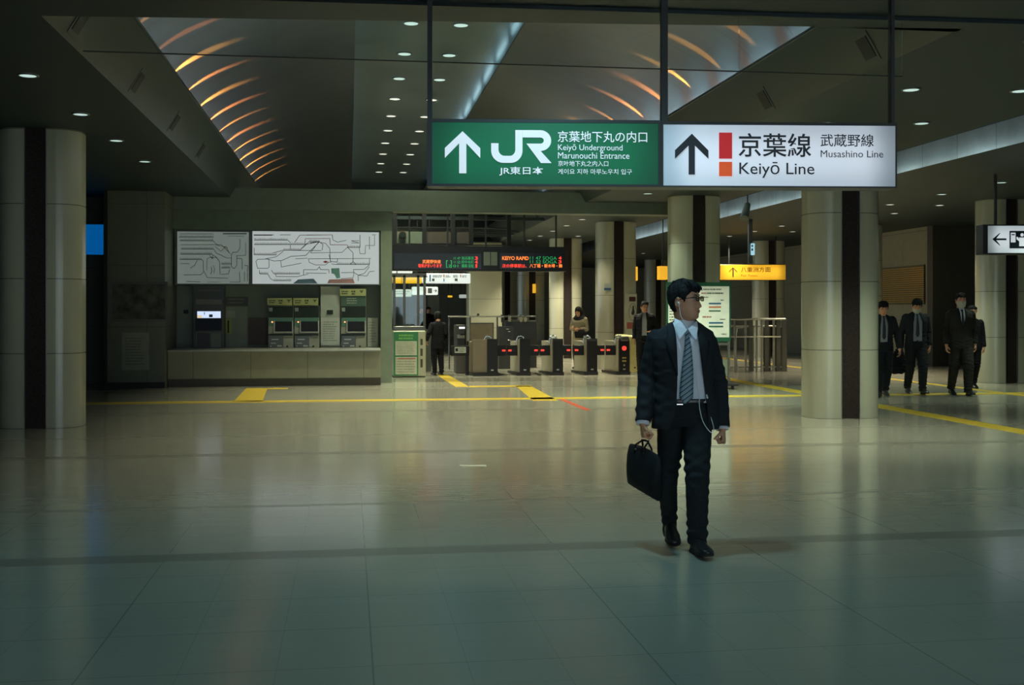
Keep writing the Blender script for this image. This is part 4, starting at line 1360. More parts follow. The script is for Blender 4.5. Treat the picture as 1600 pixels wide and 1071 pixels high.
for u, v in ((792.5, 514), (795.5, 518), (795.5, 531.5)):
    p_ = W(u, v, RY - .5)
    part(MB().sphere((p_.x, RY - .52, p_.z), (.05, .02, .022), 8, 6), 'chrome_fitting', M_chrome, o)

# wide pier seen over the left gates
struct(MB().rbox(W(733, 0, 38).x, W(785, 0, 38).x, 38, 39, -.0, CH - .001, .08).build('wall_pier', M_col))
struct(merge(MB().box(W(668, 0, 46).x, W(686, 0, 46).x, 46, 46.5, 0, CH - .001), MB().box(W(640, 0, 46).x, W(652, 0, 46).x, 46, 46.5, 0, CH - .001)).build('wall_far_piers', M_pale))

# steel fence right of the walking man
FY = 27.2
o = base_thing('steel_fence', 'steel barrier fence with dark bars between the walking man and the right column', 'fence', 1186, FY)
x0, x1 = W(1141, 0, FY).x, W(1227, 0, FY).x
def zv(v, u=1186, Y=FY): return W(u, v, Y).z
part(MB().cyl((x0, FY, zv(499)), (x1, FY, zv(499)), .028, n=10), 'top_rail', M_steel, o)
part(MB().cyl((x0 + .1, FY + .5, zv(510, Y=FY + .5)), (x1, FY + .5, zv(510, Y=FY + .5)), .022, n=10), 'rear_rail', M_steel, o)
part(MB().cyl((x0, FY - .03, zv(526.5)), (W(1219, 0, FY).x, FY - .03, zv(526.5)), .016, n=10), 'middle_rail', mat('bright_rail', (.75, .73, .6), .3, .5), o)
part(MB().box(x0, x1, FY + .0, FY + .03, .10, .13), 'bottom_rail', M_steel, o)
for u, w in ((1148, .02), (1165, .025), (1173, .05), (1182, .022), (1190, .022), (1198, .05), (1209, .022), (1216, .05), (1225.5, .06)):
    x = W(u, 0, FY).x
    part(MB().box(x - w, x + w, FY - .02, FY + .02, 0, zv(499)), 'post', M_dsteel if w > .03 else M_steel, o)
part(MB().tube([(W(1152, 0, FY).x, FY - .05, .02), (W(1147, 0, FY).x, FY - .05, .7), (W(1151, 0, FY).x, FY - .05, zv(513)), (W(1160, 0, FY).x, FY - .05, zv(512))], .014, 8), 'bent_tube', M_steel, o)
for u0, u1 in ((1193, 1204), (1211, 1222)):
    part(wb(u0, u1, 512, 580, FY + .3, .02), 'dark_panel', mat('fence_dark_panel', (.05, .045, .035), .4), o)
for u in (1150, 1177, 1196, 1213):
    x = W(u, 0, FY + .5).x
    part(MB().cyl((x, FY + .5, 0), (x, FY + .5, zv(510, Y=FY + .5)), .02, n=8), 'rear_post', M_steel, o)

# route board on castors
IY = 21.35
o = base_thing('route_board', 'white route board in green frame on castors behind the walking man', 'notice board', 1092, IY)
def ib(u0, u1, v0, v1, d, f=0.): return wb(u0, u1, v0, v1, IY, d, front=f)
part(merge(ib(1041.5, 1141.6, 441.3, 447.5, .06, .01), ib(1041.5, 1141.6, 527.5, 534, .06, .01), ib(1041.5, 1044, 447.5, 527.5, .06, .01), ib(1139.4, 1141.6, 447.5, 527.5, .06, .01)), 'frame', mat('board_green_frame', (.02, .10, .055), .35), o)
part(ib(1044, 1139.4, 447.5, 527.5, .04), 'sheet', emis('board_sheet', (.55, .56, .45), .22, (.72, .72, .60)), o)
M_bb = mat('route_blue', (.02, .12, .25), .5); M_bo = mat('route_orange', (.6, .16, .06), .5); M_bg = mat('route_green', (.03, .14, .08), .5); M_br = mat('route_red_print', (.40, .13, .11), .5); M_bk = mat('route_print', (.12, .13, .10), .5)
fY = IY - .004
part(merge(wb(1107.6, 1126.7, 473.4, 475.7, fY, .002), wb(1107.6, 1130, 503.6, 506, fY, .002)), 'blue_line', M_bb, o)
part(wb(1107.6, 1126.7, 479, 481.2, fY, .002), 'orange_line', M_bo, o)
part(merge(wb(1107.6, 1126, 485.2, 487.3, fY, .002), wb(1107.6, 1130, 509.3, 511.6, fY, .002)), 'green_line', M_bg, o)
part(merge(bars(1, 1097.6, 1113, 493.6, 497.4, fY, 71, .6), bars(1, 1096, 1104, 456.5, 460.5, fY, 72, .6), bars(3, 1050, 1090, 470, 480, fY, 79, .4)), 'red_print', M_br, o)
part(merge(bars(1, 1099, 1130, 450.6, 454.6, fY, 73, .5), bars(1, 1105, 1139, 456.5, 460.5, fY, 74, .6), bars(1, 1098, 1108, 463.4, 466.4, fY, 75, .5), bars(1, 1126, 1132, 468, 470.6, fY, 76, .6), bars(1, 1125, 1136, 498, 500.6, fY, 77, .6), bars(1, 1127, 1138, 521, 524, fY, 78, .5), bars(9, 1046, 1060, 476, 516, fY, 80, .45)), 'black_print', M_bk, o)
for u in (1046, 1139):
    x = W(u, 0, IY).x
    part(MB().box(x - .02, x + .02, IY - .01, IY + .04, .09, zv(534, u, IY)), 'leg', M_steel, o)
part(wb(1050, 1141, 536, 540, IY, .03), 'cross_rail', M_steel, o)
part(wb(1048, 1137, 563, 588, IY, .02, front=-.01), 'lower_panel', mat('board_lower_panel', (.25, .26, .2), .45), o)
for u in (1046, 1138):
    x = W(u, 0, IY).x
    ft = part(MB().rbox(x - .10, x + .12, IY - .28, IY + .28, .065, .09, .01), 'foot_bar', M_dark, o)
    for dy in (-.24, .24):
        part(MB().cyl((x - .02, IY + dy, .032), (x + .02, IY + dy, .032), .032, n=14), 'castor', M_dark, o)
        part(MB().box(x - .022, x + .022, IY + dy - .012, IY + dy + .012, .03, .07), 'castor_fork', M_dark, o)

# pole with a small lit sign
o = base_thing('ceiling_pole', 'slim grey pole dropping from the ceiling above the yellow sign', 'pole', 1173, 27.8)
x = W(1173, 0, 27.8).x
part(MB().box(x - .05, x + .05, 27.8, 27.9, W(1173, 412, 27.8).z, CH - .001), 'shaft', M_dsteel, o)
part(MB().rbox(x - .01, x + .085, 27.72, 27.79, W(1173, 399, 27.8).z, W(1173, 380.5, 27.8).z, .02), 'lit_plate', emis('pole_plate_glow', (.35, .62, .72), .9), o)
part(merge(wb(1174.2, 1176.6, 383, 386, 27.715, .003), wb(1174.2, 1176.6, 388.5, 392, 27.715, .003)), 'plate_mark', M_let_d, o)
o = base_thing('hanging_speaker', 'dark hanging loudspeaker beside the slim ceiling pole', 'loudspeaker', 1165, 24.0, W(1165, 344, 24).z)
p0 = W(1162, 342, 24.0); p1 = W(1168, 320, 24.2)
part(MB().cyl((p0.x, 23.95, p0.z), (p1.x, 24.2, p1.z), .10, .07, n=16), 'horn', mat('horn_olive', (.10, .11, .085), .45), o)
part(MB().cyl((p1.x, 24.2, p1.z), (p1.x, 24.2, 4.549 if RX0 < p1.x < RX1 else CH - .001), .012, n=8), 'rod', M_dark, o)

# recessed square speakers in the vault soffits
def soff_point(side, y, t=.32):
    if side < 0:
        a, b = Vector((VX0, y, CH)), Vector((SX0, y, SZ))
    else:
        a, b = Vector((VX1, y, CH)), Vector((SX1, y, SZ))
    return a.lerp(b, t), (b - a).normalized()
for side, nm in ((-1, 'left'), (1, 'right')):
    for i, y in enumerate((10.35, 13.05, 15.75, 18.45, 27.0, 29.7)):
        p_, up = soff_point(side, y)
        nrm = Vector((up.z, 0, -up.x)) if side < 0 else Vector((-up.z, 0, up.x))
        o = thing('soffit_speaker', 'square dark speaker in the %s vault soffit, %s from the camera' % (nm, ord_(i)), 'loudspeaker', tuple(p_), 0, 'square speakers in the vault soffits')
        def fr(h, d0, d1):
            mb = MB()
            q = []
            for d in (d0, d1):
                for a_, b_ in ((-h, -h), (h, -h), (h, h), (-h, h)):
                    q.append(tuple(Vector((0, a_, 0)) + up * b_ + nrm * d))
            mb.add(q, [(0, 1, 2, 3), (7, 6, 5, 4), (0, 4, 5, 1), (1, 5, 6, 2), (2, 6, 7, 3), (3, 7, 4, 0)])
            return mb
        recalc(lpart(fr(.155, .001, .006), 'rim', M_soffit, o))
        recalc(lpart(fr(.11, .002, .012), 'grille', M_dark, o))

# glass smoke curtain under the front beam
o = thing('smoke_curtain', 'thin glass smoke curtain under the front ceiling beam', 'glass curtain', (W(130, 97, 8.62).x, 8.62, 3.42))
sx0, sx1 = W(130, 97, 8.62).x, W(1410, 97, 8.62).x
zc0 = W(700, 97, 8.62).z
M_curt = mat('curtain_glass', (.92, .97, .96), .02, trans=1., vary=0)
M_curt.node_tree.nodes['Principled BSDF'].inputs['IOR'].default_value = 1.15
xx = [sx0, W(435, 0, 8.62).x, W(795, 0, 8.62).x, W(1155, 0, 8.62).x, sx1]
for a, b in zip(xx, xx[1:]):
    part(MB().box(a + .004, b - .004, 8.617, 8.623, zc0, CH - .001), 'pane', M_curt, o)
part(MB().box(sx0, sx1, 8.612, 8.628, zc0 - .007, zc0), 'bottom_rail', M_dark, o)

# slatted panel on the far right wall; amber reflections painted as slat colour
o = thing('slatted_panel', 'slatted wall panel with painted amber reflections above the men in suits', 'wall panel', (15.79, 34, 2.0))
ya, yb = 29.6, 36.5
M_sl = mat('amber_reflection_slat', (.42, .27, .08), .3, .4)
mb = MB()
z = 1.75
while z < 2.75:
    mb.box(15.745, 15.79, ya, yb, z, z + .035)
    z += .06
part(mb, 'slats', M_sl, o)
part(MB().box(15.76, 15.799, ya, yb, 1.7, 2.8), 'backing', mat('slat_backing', (.10, .10, .06), .5), o)
# ------------------------------------------------------------------ people
def smooth01(t):
    t = np.clip(t, 0, 1)
    return t * t * (3 - 2 * t)

HT_Z = [-.124, -.119, -.105, -.085, -.065, -.04, -.01, .02, .05, .08, .10, .112, .118]
HT_F = [.040, .062, .080, .086, .088, .089, .090, .092, .090, .072, .048, .026, .0]
HT_B = [-.02, -.005, .012, .035, .055, .078, .092, .098, .096, .080, .056, .030, .0]
HT_W = [.014, .026, .043, .056, .063, .069, .073, .076, .073, .060, .042, .022, .0]

def head_grid(nz, nphi, extra=None):
    """points on the head, rows from chin to crown; face towards -y"""
    zs = np.concatenate([np.linspace(-.124, .095, nz - 7), np.linspace(.10, .1178, 7)])
    ph = np.arange(nphi) * 2 * PI / nphi
    F = np.interp(zs, HT_Z, HT_F)[:, None]; B = np.interp(zs, HT_Z, HT_B)[:, None]; Wd = np.interp(zs, HT_Z, HT_W)[:, None]
    c = np.cos(ph)[None, :]; s = np.sin(ph)[None, :]
    cy = (B - F) / 2
    hd = (B + F) / 2
    n = 2.25
    r = 1 / (np.abs(c) ** n + np.abs(s) ** n) ** (1 / n)
    X = Wd * s * r
    Y = cy - hd * c * r
    Z = np.repeat(zs[:, None], nphi, 1)
    return X, Y, Z, ph, zs

def head_mb(detail=True, nz=64, nphi=96):
    X, Y, Z, ph, zs = head_grid(nz, nphi)
    front = np.clip(np.cos(ph), 0, 1)[None, :] ** .5
    g = lambda x0, z0, sx, sz: np.exp(-((X - x0) / sx) ** 2 / 2 - ((Z - z0) / sz) ** 2 / 2)
    na = np.interp(Z, [-.049, -.043, -.036, -.030, -.012, .008, .026], [0, .014, .021, .023, .014, .006, 0])
    nw = np.interp(Z, [-.045, -.03, .02], [.0105, .0105, .006])
    D = na * np.exp(-(X / nw) ** 2 / 2)
    D += .009 * g(.013, -.037, .006, .006) + .009 * g(-.013, -.037, .006, .006)
    for s in (-1, 1):
        D += -.009 * g(s * .031, .014, .014, .009) + .005 * g(s * .03, .034, .018, .006) + .003 * g(s * .04, -.02, .014, .014)
    D += .007 * g(0, -.061, .019, .0038) + .006 * g(0, -.072, .016, .0038) - .005 * g(0, -.0668, .02, .0016) - .004 * g(0, -.082, .016, .005) + .006 * g(0, -.102, .018, .011)
    Y = Y - D * front
    mb = MB()
    nzr = X.shape[0]
    v = [(X[i, k], Y[i, k], Z[i, k]) for i in range(nzr) for k in range(nphi)]
    v += [(0, float(Y[0].mean()), -.1245), (0, float(Y[-1].mean()), .1185)]
    f = []
    for i in range(nzr - 1):
        for k in range(nphi):
            f.append((i * nphi + k, i * nphi + (k + 1) % nphi, (i + 1) * nphi + (k + 1) % nphi, (i + 1) * nphi + k))
    b, t = len(v) - 2, len(v) - 1
    for k in range(nphi):
        f.append((b, (k + 1) % nphi, k))
        f.append((t, (nzr - 1) * nphi + k, (nzr - 1) * nphi + (k + 1) % nphi))
    mb.add(v, f, True)
    for s in (-1, 1):
        e = MB()
        e.sphere((0, 0, 0), (.007, .016, .028), 14, 10)
        e.tube([(s * .004, .002 + .016 * math.cos(a), .006 + .026 * math.sin(a)) for a in np.linspace(-1.9, 2.6, 12)], .0045, 6)
        e.xf(Matrix.Translation((s * .078, .014, -.008)) @ Euler((.15, 0, s * .35)).to_matrix().to_4x4())
        mb.add(e.v, e.f, True)
    return mb

def hair_mb(style='short', seed=1, nz=48, nphi=84, th0=.019):
    X, Y, Z, ph, zs = head_grid(nz, nphi)
    a = np.abs(np.degrees(((ph + PI) % (2 * PI)) - PI))
    sg = np.sign(np.degrees(((ph + PI) % (2 * PI)) - PI))
    if style == 'long':
        hl = np.interp(a, [0, 30, 50, 65, 80, 180], [.055, .05, .02, -.09, -.13, -.13])
        th = .024
    else:
        hl = np.interp(a, [0, 35, 52, 60, 72, 80, 100, 112, 125, 180], [.060, .054, .050, .036, -.012, .020, .026, -.015, -.06, -.082])
        th = th0
    r = np.random.default_rng(seed)
    nz_ = np.zeros_like(X)
    for _ in range(26):
        m = r.integers(5, 30); kz = r.uniform(15, 90); p = r.uniform(0, 6.28)
        nz_ += np.sin(m * ph[None, :] + kz * Z * 6.28 / 6 + p)
    nz_ /= 26 ** .5
    hlv = hl[None, :] + .006 * np.sin(9 * ph + 1)[None, :] * (a < 60)[None, :] + .003 * np.sin(37 * ph)[None, :]
    m = smooth01((Z - hlv) / .014 + .5)
    top = smooth01((Z - .02) / .09)
    T = (th * (.62 + .75 * top) + .0035 * nz_) * m - .012 * (1 - m)
    # outward direction
    C = np.array([0, .005, .0])
    dx, dy, dz = X - C[0], Y - C[1], np.clip(Z, 0, 1) * 1.0
    L = np.sqrt(dx ** 2 + dy ** 2 + dz ** 2) + 1e-6
    X2, Y2, Z2 = X + dx / L * T, Y + dy / L * T, Z + dz / L * T
    mb = MB()
    nzr = X.shape[0]
    v = [(X2[i, k], Y2[i, k], Z2[i, k]) for i in range(nzr) for k in range(nphi)]
    v += [(0, float(Y2[0].mean()), float(Z2[0].mean())), (0, float(Y2[-1].mean()), float(Z2[-1].mean()) + .001)]
    f = []
    for i in range(nzr - 1):
        for k in range(nphi):
            f.append((i * nphi + k, i * nphi + (k + 1) % nphi, (i + 1) * nphi + (k + 1) % nphi, (i + 1) * nphi + k))
    b, t = len(v) - 2, len(v) - 1
    for k in range(nphi):
        f.append((b, (k + 1) % nphi, k))
        f.append((t, (nzr - 1) * nphi + k, (nzr - 1) * nphi + (k + 1) % nphi))
    mb.add(v, f, True)
    if style == 'short':
        # loose tufts over the forehead and crown
        for i in range(46):
            an = r.uniform(-1.15, 1.15) if i < 26 else r.uniform(-PI, PI)
            z0 = r.uniform(.075, .105)
            ix = int(np.argmin(abs(zs - z0))); k = int((an % (2 * PI)) / (2 * PI) * nphi) % nphi
            p0 = Vector((X2[ix, k], Y2[ix, k], Z2[ix, k]))
            out = Vector((math.sin(an), -math.cos(an), 0))
            ln = r.uniform(.025, .045)
            p1 = p0 + out * ln * .45 + Vector((.012 * r.uniform(-1, 1), 0, -ln * .35))
            p2 = p1 + out * ln * .06 + Vector((.008 * r.uniform(-1, 1), 0, -ln * .55))
            mb.tube([p0 - out * .01, p0 + out * .006, p1, p2], [.007, .008, .006, .0012], 6)
    return mb

def remesh(mb, name, voxel, material, parent=None, smooth=2, disp=None):
    me = bpy.data.meshes.new(name)
    me.from_pydata(mb.v, [], mb.f)
    ob = bpy.data.objects.new(name, me)
    COL.objects.link(ob)
    md = ob.modifiers.new('r', 'REMESH')
    md.mode = 'VOXEL'
    md.voxel_size = voxel
    if smooth:
        ms = ob.modifiers.new('s', 'SMOOTH')
        ms.iterations = smooth
        ms.factor = .5
    dg = bpy.context.evaluated_depsgraph_get()
    dg.update()
    m2 = bpy.data.meshes.new_from_object(ob.evaluated_get(dg))
    ob.modifiers.clear()
    ob.data = m2
    bpy.data.meshes.remove(me)
    m2.name = name
    m2.materials.clear()
    m2.materials.append(material)
    if disp is not None:
        n = len(m2.vertices)
        co = np.zeros(n * 3); m2.vertices.foreach_get('co', co); co = co.reshape(-1, 3)
        no = np.zeros(n * 3); m2.vertices.foreach_get('normal', no); no = no.reshape(-1, 3)
        co = disp(co, no)
        m2.vertices.foreach_set('co', co.ravel())
    m2.polygons.foreach_set('use_smooth', [True] * len(m2.polygons))
    m2.update()
    if parent is not None:
        ob.parent = parent
    return ob

def rtube(mb, pts, rads, n=16, capr=True):
    """limb: rounded ends, elliptical radii allowed as (rx, ry)"""
    P = [Vector(p) for p in pts]
    # densify with Catmull-Rom
    Q, R = [], []
    rr = [(r, r) if isinstance(r, (int, float)) else r for r in rads]
    for i in range(len(P) - 1):
        p0 = P[max(i - 1, 0)]; p1 = P[i]; p2 = P[i + 1]; p3 = P[min(i + 2, len(P) - 1)]
        for t in (0, .25, .5, .75):
            q = .5 * ((2 * p1) + (p2 - p0) * t + (2 * p0 - 5 * p1 + 4 * p2 - p3) * t * t + (3 * p1 - p0 - 3 * p2 + p3) * t ** 3)
            Q.append(q)
            R.append(tuple(rr[i][j] * (1 - t) + rr[i + 1][j] * t for j in (0, 1)))
    Q.append(P[-1]); R.append(rr[-1])
    if capr:
        d = (Q[0] - Q[1]).normalized(); e = (Q[-1] - Q[-2]).normalized()
        a, b = min(R[0]), min(R[-1])
        Q = [Q[0] + d * a * .75, Q[0] + d * a * .45] + Q + [Q[-1] + e * b * .45, Q[-1] + e * b * .75]
        R = [tuple(x * .45 for x in R[0]), tuple(x * .85 for x in R[0])] + R + [tuple(x * .85 for x in R[-1]), tuple(x * .45 for x in R[-1])]
    v = []
    X0 = Vector((1, 0, 0))
    for i, p in enumerate(Q):
        d = (Q[min(i + 1, len(Q) - 1)] - Q[max(i - 1, 0)]).normalized()
        a = (X0 - d * X0.dot(d)).normalized()
        b = d.cross(a)
        for k in range(n):
            t = 2 * PI * k / n
            v.append(p + a * math.cos(t) * R[i][0] + b * math.sin(t) * R[i][1])
    f = []
    m = len(Q)
    for i in range(m - 1):
        for k in range(n):
            f.append((i * n + k, i * n + (k + 1) % n, (i + 1) * n + (k + 1) % n, (i + 1) * n + k))
    f += [tuple(range(n - 1, -1, -1)), tuple(range((m - 1) * n, m * n))]
    mb.add(v, f, True)
    return mb

def torso_loft(tab, n=40, e=2.5, grow=0.):
    """tab rows: z, cx, cy, half width, half depth"""
    T = np.array(tab, float)
    zz = []
    for i in range(len(T) - 1):
        zz += list(np.linspace(T[i, 0], T[i + 1, 0], 4)[:-1])
    zz.append(T[-1, 0])
    if T[0, 0] > T[-1, 0]:
        T = T[::-1]
    v = []
    for z in zz:
        cx, cy, a, b = (np.interp(z, T[:, 0], T[:, j]) for j in (1, 2, 3, 4))
        a += grow; b += grow
        for k in range(n):
            t = 2 * PI * k / n
            c, s = math.cos(t), math.sin(t)
            r = 1 / (abs(c) ** e + abs(s) ** e) ** (1 / e)
            v.append((cx + a * c * r, cy + b * s * r, z))
    f = []
    m = len(zz)
    for i in range(m - 1):
        for k in range(n):
            f.append((i * n + k, i * n + (k + 1) % n, (i + 1) * n + (k + 1) % n, (i + 1) * n + k))
    f += [tuple(range(n - 1, -1, -1)), tuple(range((m - 1) * n, m * n))]
    return MB().add(v, f, True)

def front_y(tab, x, z, grow=0., e=2.5):
    T = np.array(tab, float)
    if T[0, 0] > T[-1, 0]:
        T = T[::-1]
    cx, cy, a, b = (np.interp(z, T[:, 0], T[:, j]) for j in (1, 2, 3, 4))
    a += grow; b += grow
    u = np.clip(np.abs(x - cx) / a, 0, .999)
    return cy - b * (1 - u ** e) ** (1 / e)

def hand_mb(wrist, dirv, palm, thumb, curl=.5, size=1., grip=False):
    """palm, four fingers of different length and a thumb; dirv points along the fingers, palm is the palm's facing"""
    d = Vector(dirv).normalized()
    p = Vector(palm); p = (p - d * p.dot(d)).normalized()
    s = Vector(thumb); s = (s - d * s.dot(d) - p * s.dot(p)).normalized()   # towards the thumb side
    w = Vector(wrist)
    mb = MB()
    S_ = size
    rows = [(0, .024, .019), (.02, .027, .018), (.05, .037, .016), (.08, .040, .014), (.09, .036, .010)]
    v = []
    n = 16
    for (t, a, b) in rows:
        c = w + d * t * S_
        for k in range(n):
            an = 2 * PI * k / n
            v.append(c + s * math.cos(an) * a * S_ + p * math.sin(an) * b * S_)
    f = []
    for i in range(len(rows) - 1):
        for k in range(n):
            f.append((i * n + k, i * n + (k + 1) % n, (i + 1) * n + (k + 1) % n, (i + 1) * n + k))
    f += [tuple(range(n - 1, -1, -1)), tuple(range((len(rows) - 1) * n, len(rows) * n))]
    mb.add(v, f, True)
    for i, (off, L) in enumerate(((.029, .070), (.0095, .078), (-.010, .073), (-.029, .058))):
        b0 = w + d * .082 * S_ + s * off * S_
        pts = [b0 - d * .02 * S_, b0]
        ang = 0
        q = b0
        for j, (seg, cu) in enumerate(((.45, 1.0), (.32, 1.15), (.23, .8))):
            ang += cu * curl * (1 + .08 * i)
            dd = d * math.cos(ang) + p * math.sin(ang) + s * off * .8
            q = q + dd.normalized() * L * seg * S_
            pts.append(q)
        r0 = (.0088 if i < 3 else .0078) * S_
        mb.tube(pts, [r0, r0 * 1.02, r0 * .98, r0 * .9, r0 * .68], 8)
    b0 = w + d * .022 * S_ + s * .022 * S_ + p * .004
    q1_ = b0 + (s * .75 + d * .65 + p * .35).normalized() * .034 * S_
    q2_ = q1_ + (s * .25 + d * .8 + p * (.35 + curl * .5)).normalized() * .028 * S_
    q3_ = q2_ + (d * .8 + p * (.4 + curl * .5) - s * .15).normalized() * .022 * S_
    mb.tube([b0 - s * .01, b0, q1_, q2_, q3_], [.013 * S_, .0135 * S_, .0108 * S_, .0095 * S_, .0065 * S_], 8)
    return mb

def shoe_mb(ank, heading, pitch=0., size=1.):
    """leather shoe: ank = heel centre on the ground, heading = angle of the toe from -y, pitch lifts the toe (+) or heel (-)"""
    st = [(-.005, .018, .050, .004), (.005, .030, .066, 0), (.04, .036, .082, 0), (.08, .036, .088, .004), (.12, .038, .076, .006), (.16, .044, .060, .003), (.20, .047, .050, 0), (.235, .043, .043, .001), (.262, .032, .036, .004), (.278, .014, .026, .008)]
    v = []
    n = 16
    for (t, hw, top, bot) in st:
        for k in range(n):
            an = 2 * PI * k / n
            c, s = math.cos(an), math.sin(an)
            x = hw * (abs(c) ** .7) * (1 if c > 0 else -1)
            if s >= 0: z = bot + .02 + (top - bot - .02) * (s ** .8)
            else: z = bot + .02 - .02 * (abs(s) ** .5)
            if s > .5: x *= 1 - .35 * (s - .5)
            v.append((x, -t, z))
    f = []
    for i in range(len(st) - 1):
        for k in range(n):
            f.append((i * n + k, (i + 1) * n + k, (i + 1) * n + (k + 1) % n, i * n + (k + 1) % n))
    f += [tuple(range(n)), tuple(range(len(st) * n - 1, (len(st) - 1) * n - 1, -1))]
    mb = MB().add(v, f, True)
    sole = MB()
    out = [(hw * 1.06, -t) for (t, hw, _, _) in st] 
    pts = [(x, y) for x, y in out] + [(-x, y) for x, y in out[::-1]]
    sole.prism(pts, 'z', -.002, .012)
    sole.box(-.034, .034, -.07, .004, -.018, .0)
    M = Matrix.Translation(Vector(ank) + Vector((0, 0, .018))) @ Matrix.Rotation(heading, 4, 'Z') @ Matrix.Rotation(-pitch, 4, 'X') @ Matrix.Scale(size, 4)
    return mb.xf(M), sole.xf(M)

M_suit = mat('navy_suit', (.024, .027, .031), .8, spec=.12, vary=.12, scale=40, bump=.15)
M_trous = mat('navy_trousers', (.021, .025, .028), .8, spec=.12, vary=.12, scale=40, bump=.15)
M_skin = mat('skin', (.66, .33, .19), .5, vary=.06, scale=30)
M_hair = mat('black_hair', (.012, .012, .013), .7, spec=.15, vary=.4, scale=60, bump=.6)
M_shirt = mat('pale_shirt', (.82, .81, .88), .65, vary=.03, scale=8, bump=.08)
M_shoe = mat('black_leather', (.018, .018, .018), .3, vary=.2, scale=50)
M_sole = mat('black_sole', (.01, .01, .01), .7)
M_maskf = mat('white_mask', (.50, .52, .42), .7)
M_wht = mat('white_plastic', (.80, .80, .80), .4)

def wrinkles(zlist, amp=.004, seed=0):
    r = np.random.default_rng(seed)
    ks = [(r.uniform(-25, 25), r.uniform(-15, 15), r.uniform(60, 130), r.uniform(0, 6.3)) for _ in range(7)]
    def fn(co, no):
        w = np.zeros(len(co))
        for (kx, ky, kz, p) in ks:
            w += np.sin(co[:, 0] * kx * 2 + co[:, 1] * ky * 2 + co[:, 2] * kz + p)
        w /= 7 ** .5
        m = np.zeros(len(co)) + .25
        for z0, s0 in zlist:
            m += np.exp(-((co[:, 2] - z0) / s0) ** 2)
        return co + no * (w * m * amp)[:, None]
    return fn

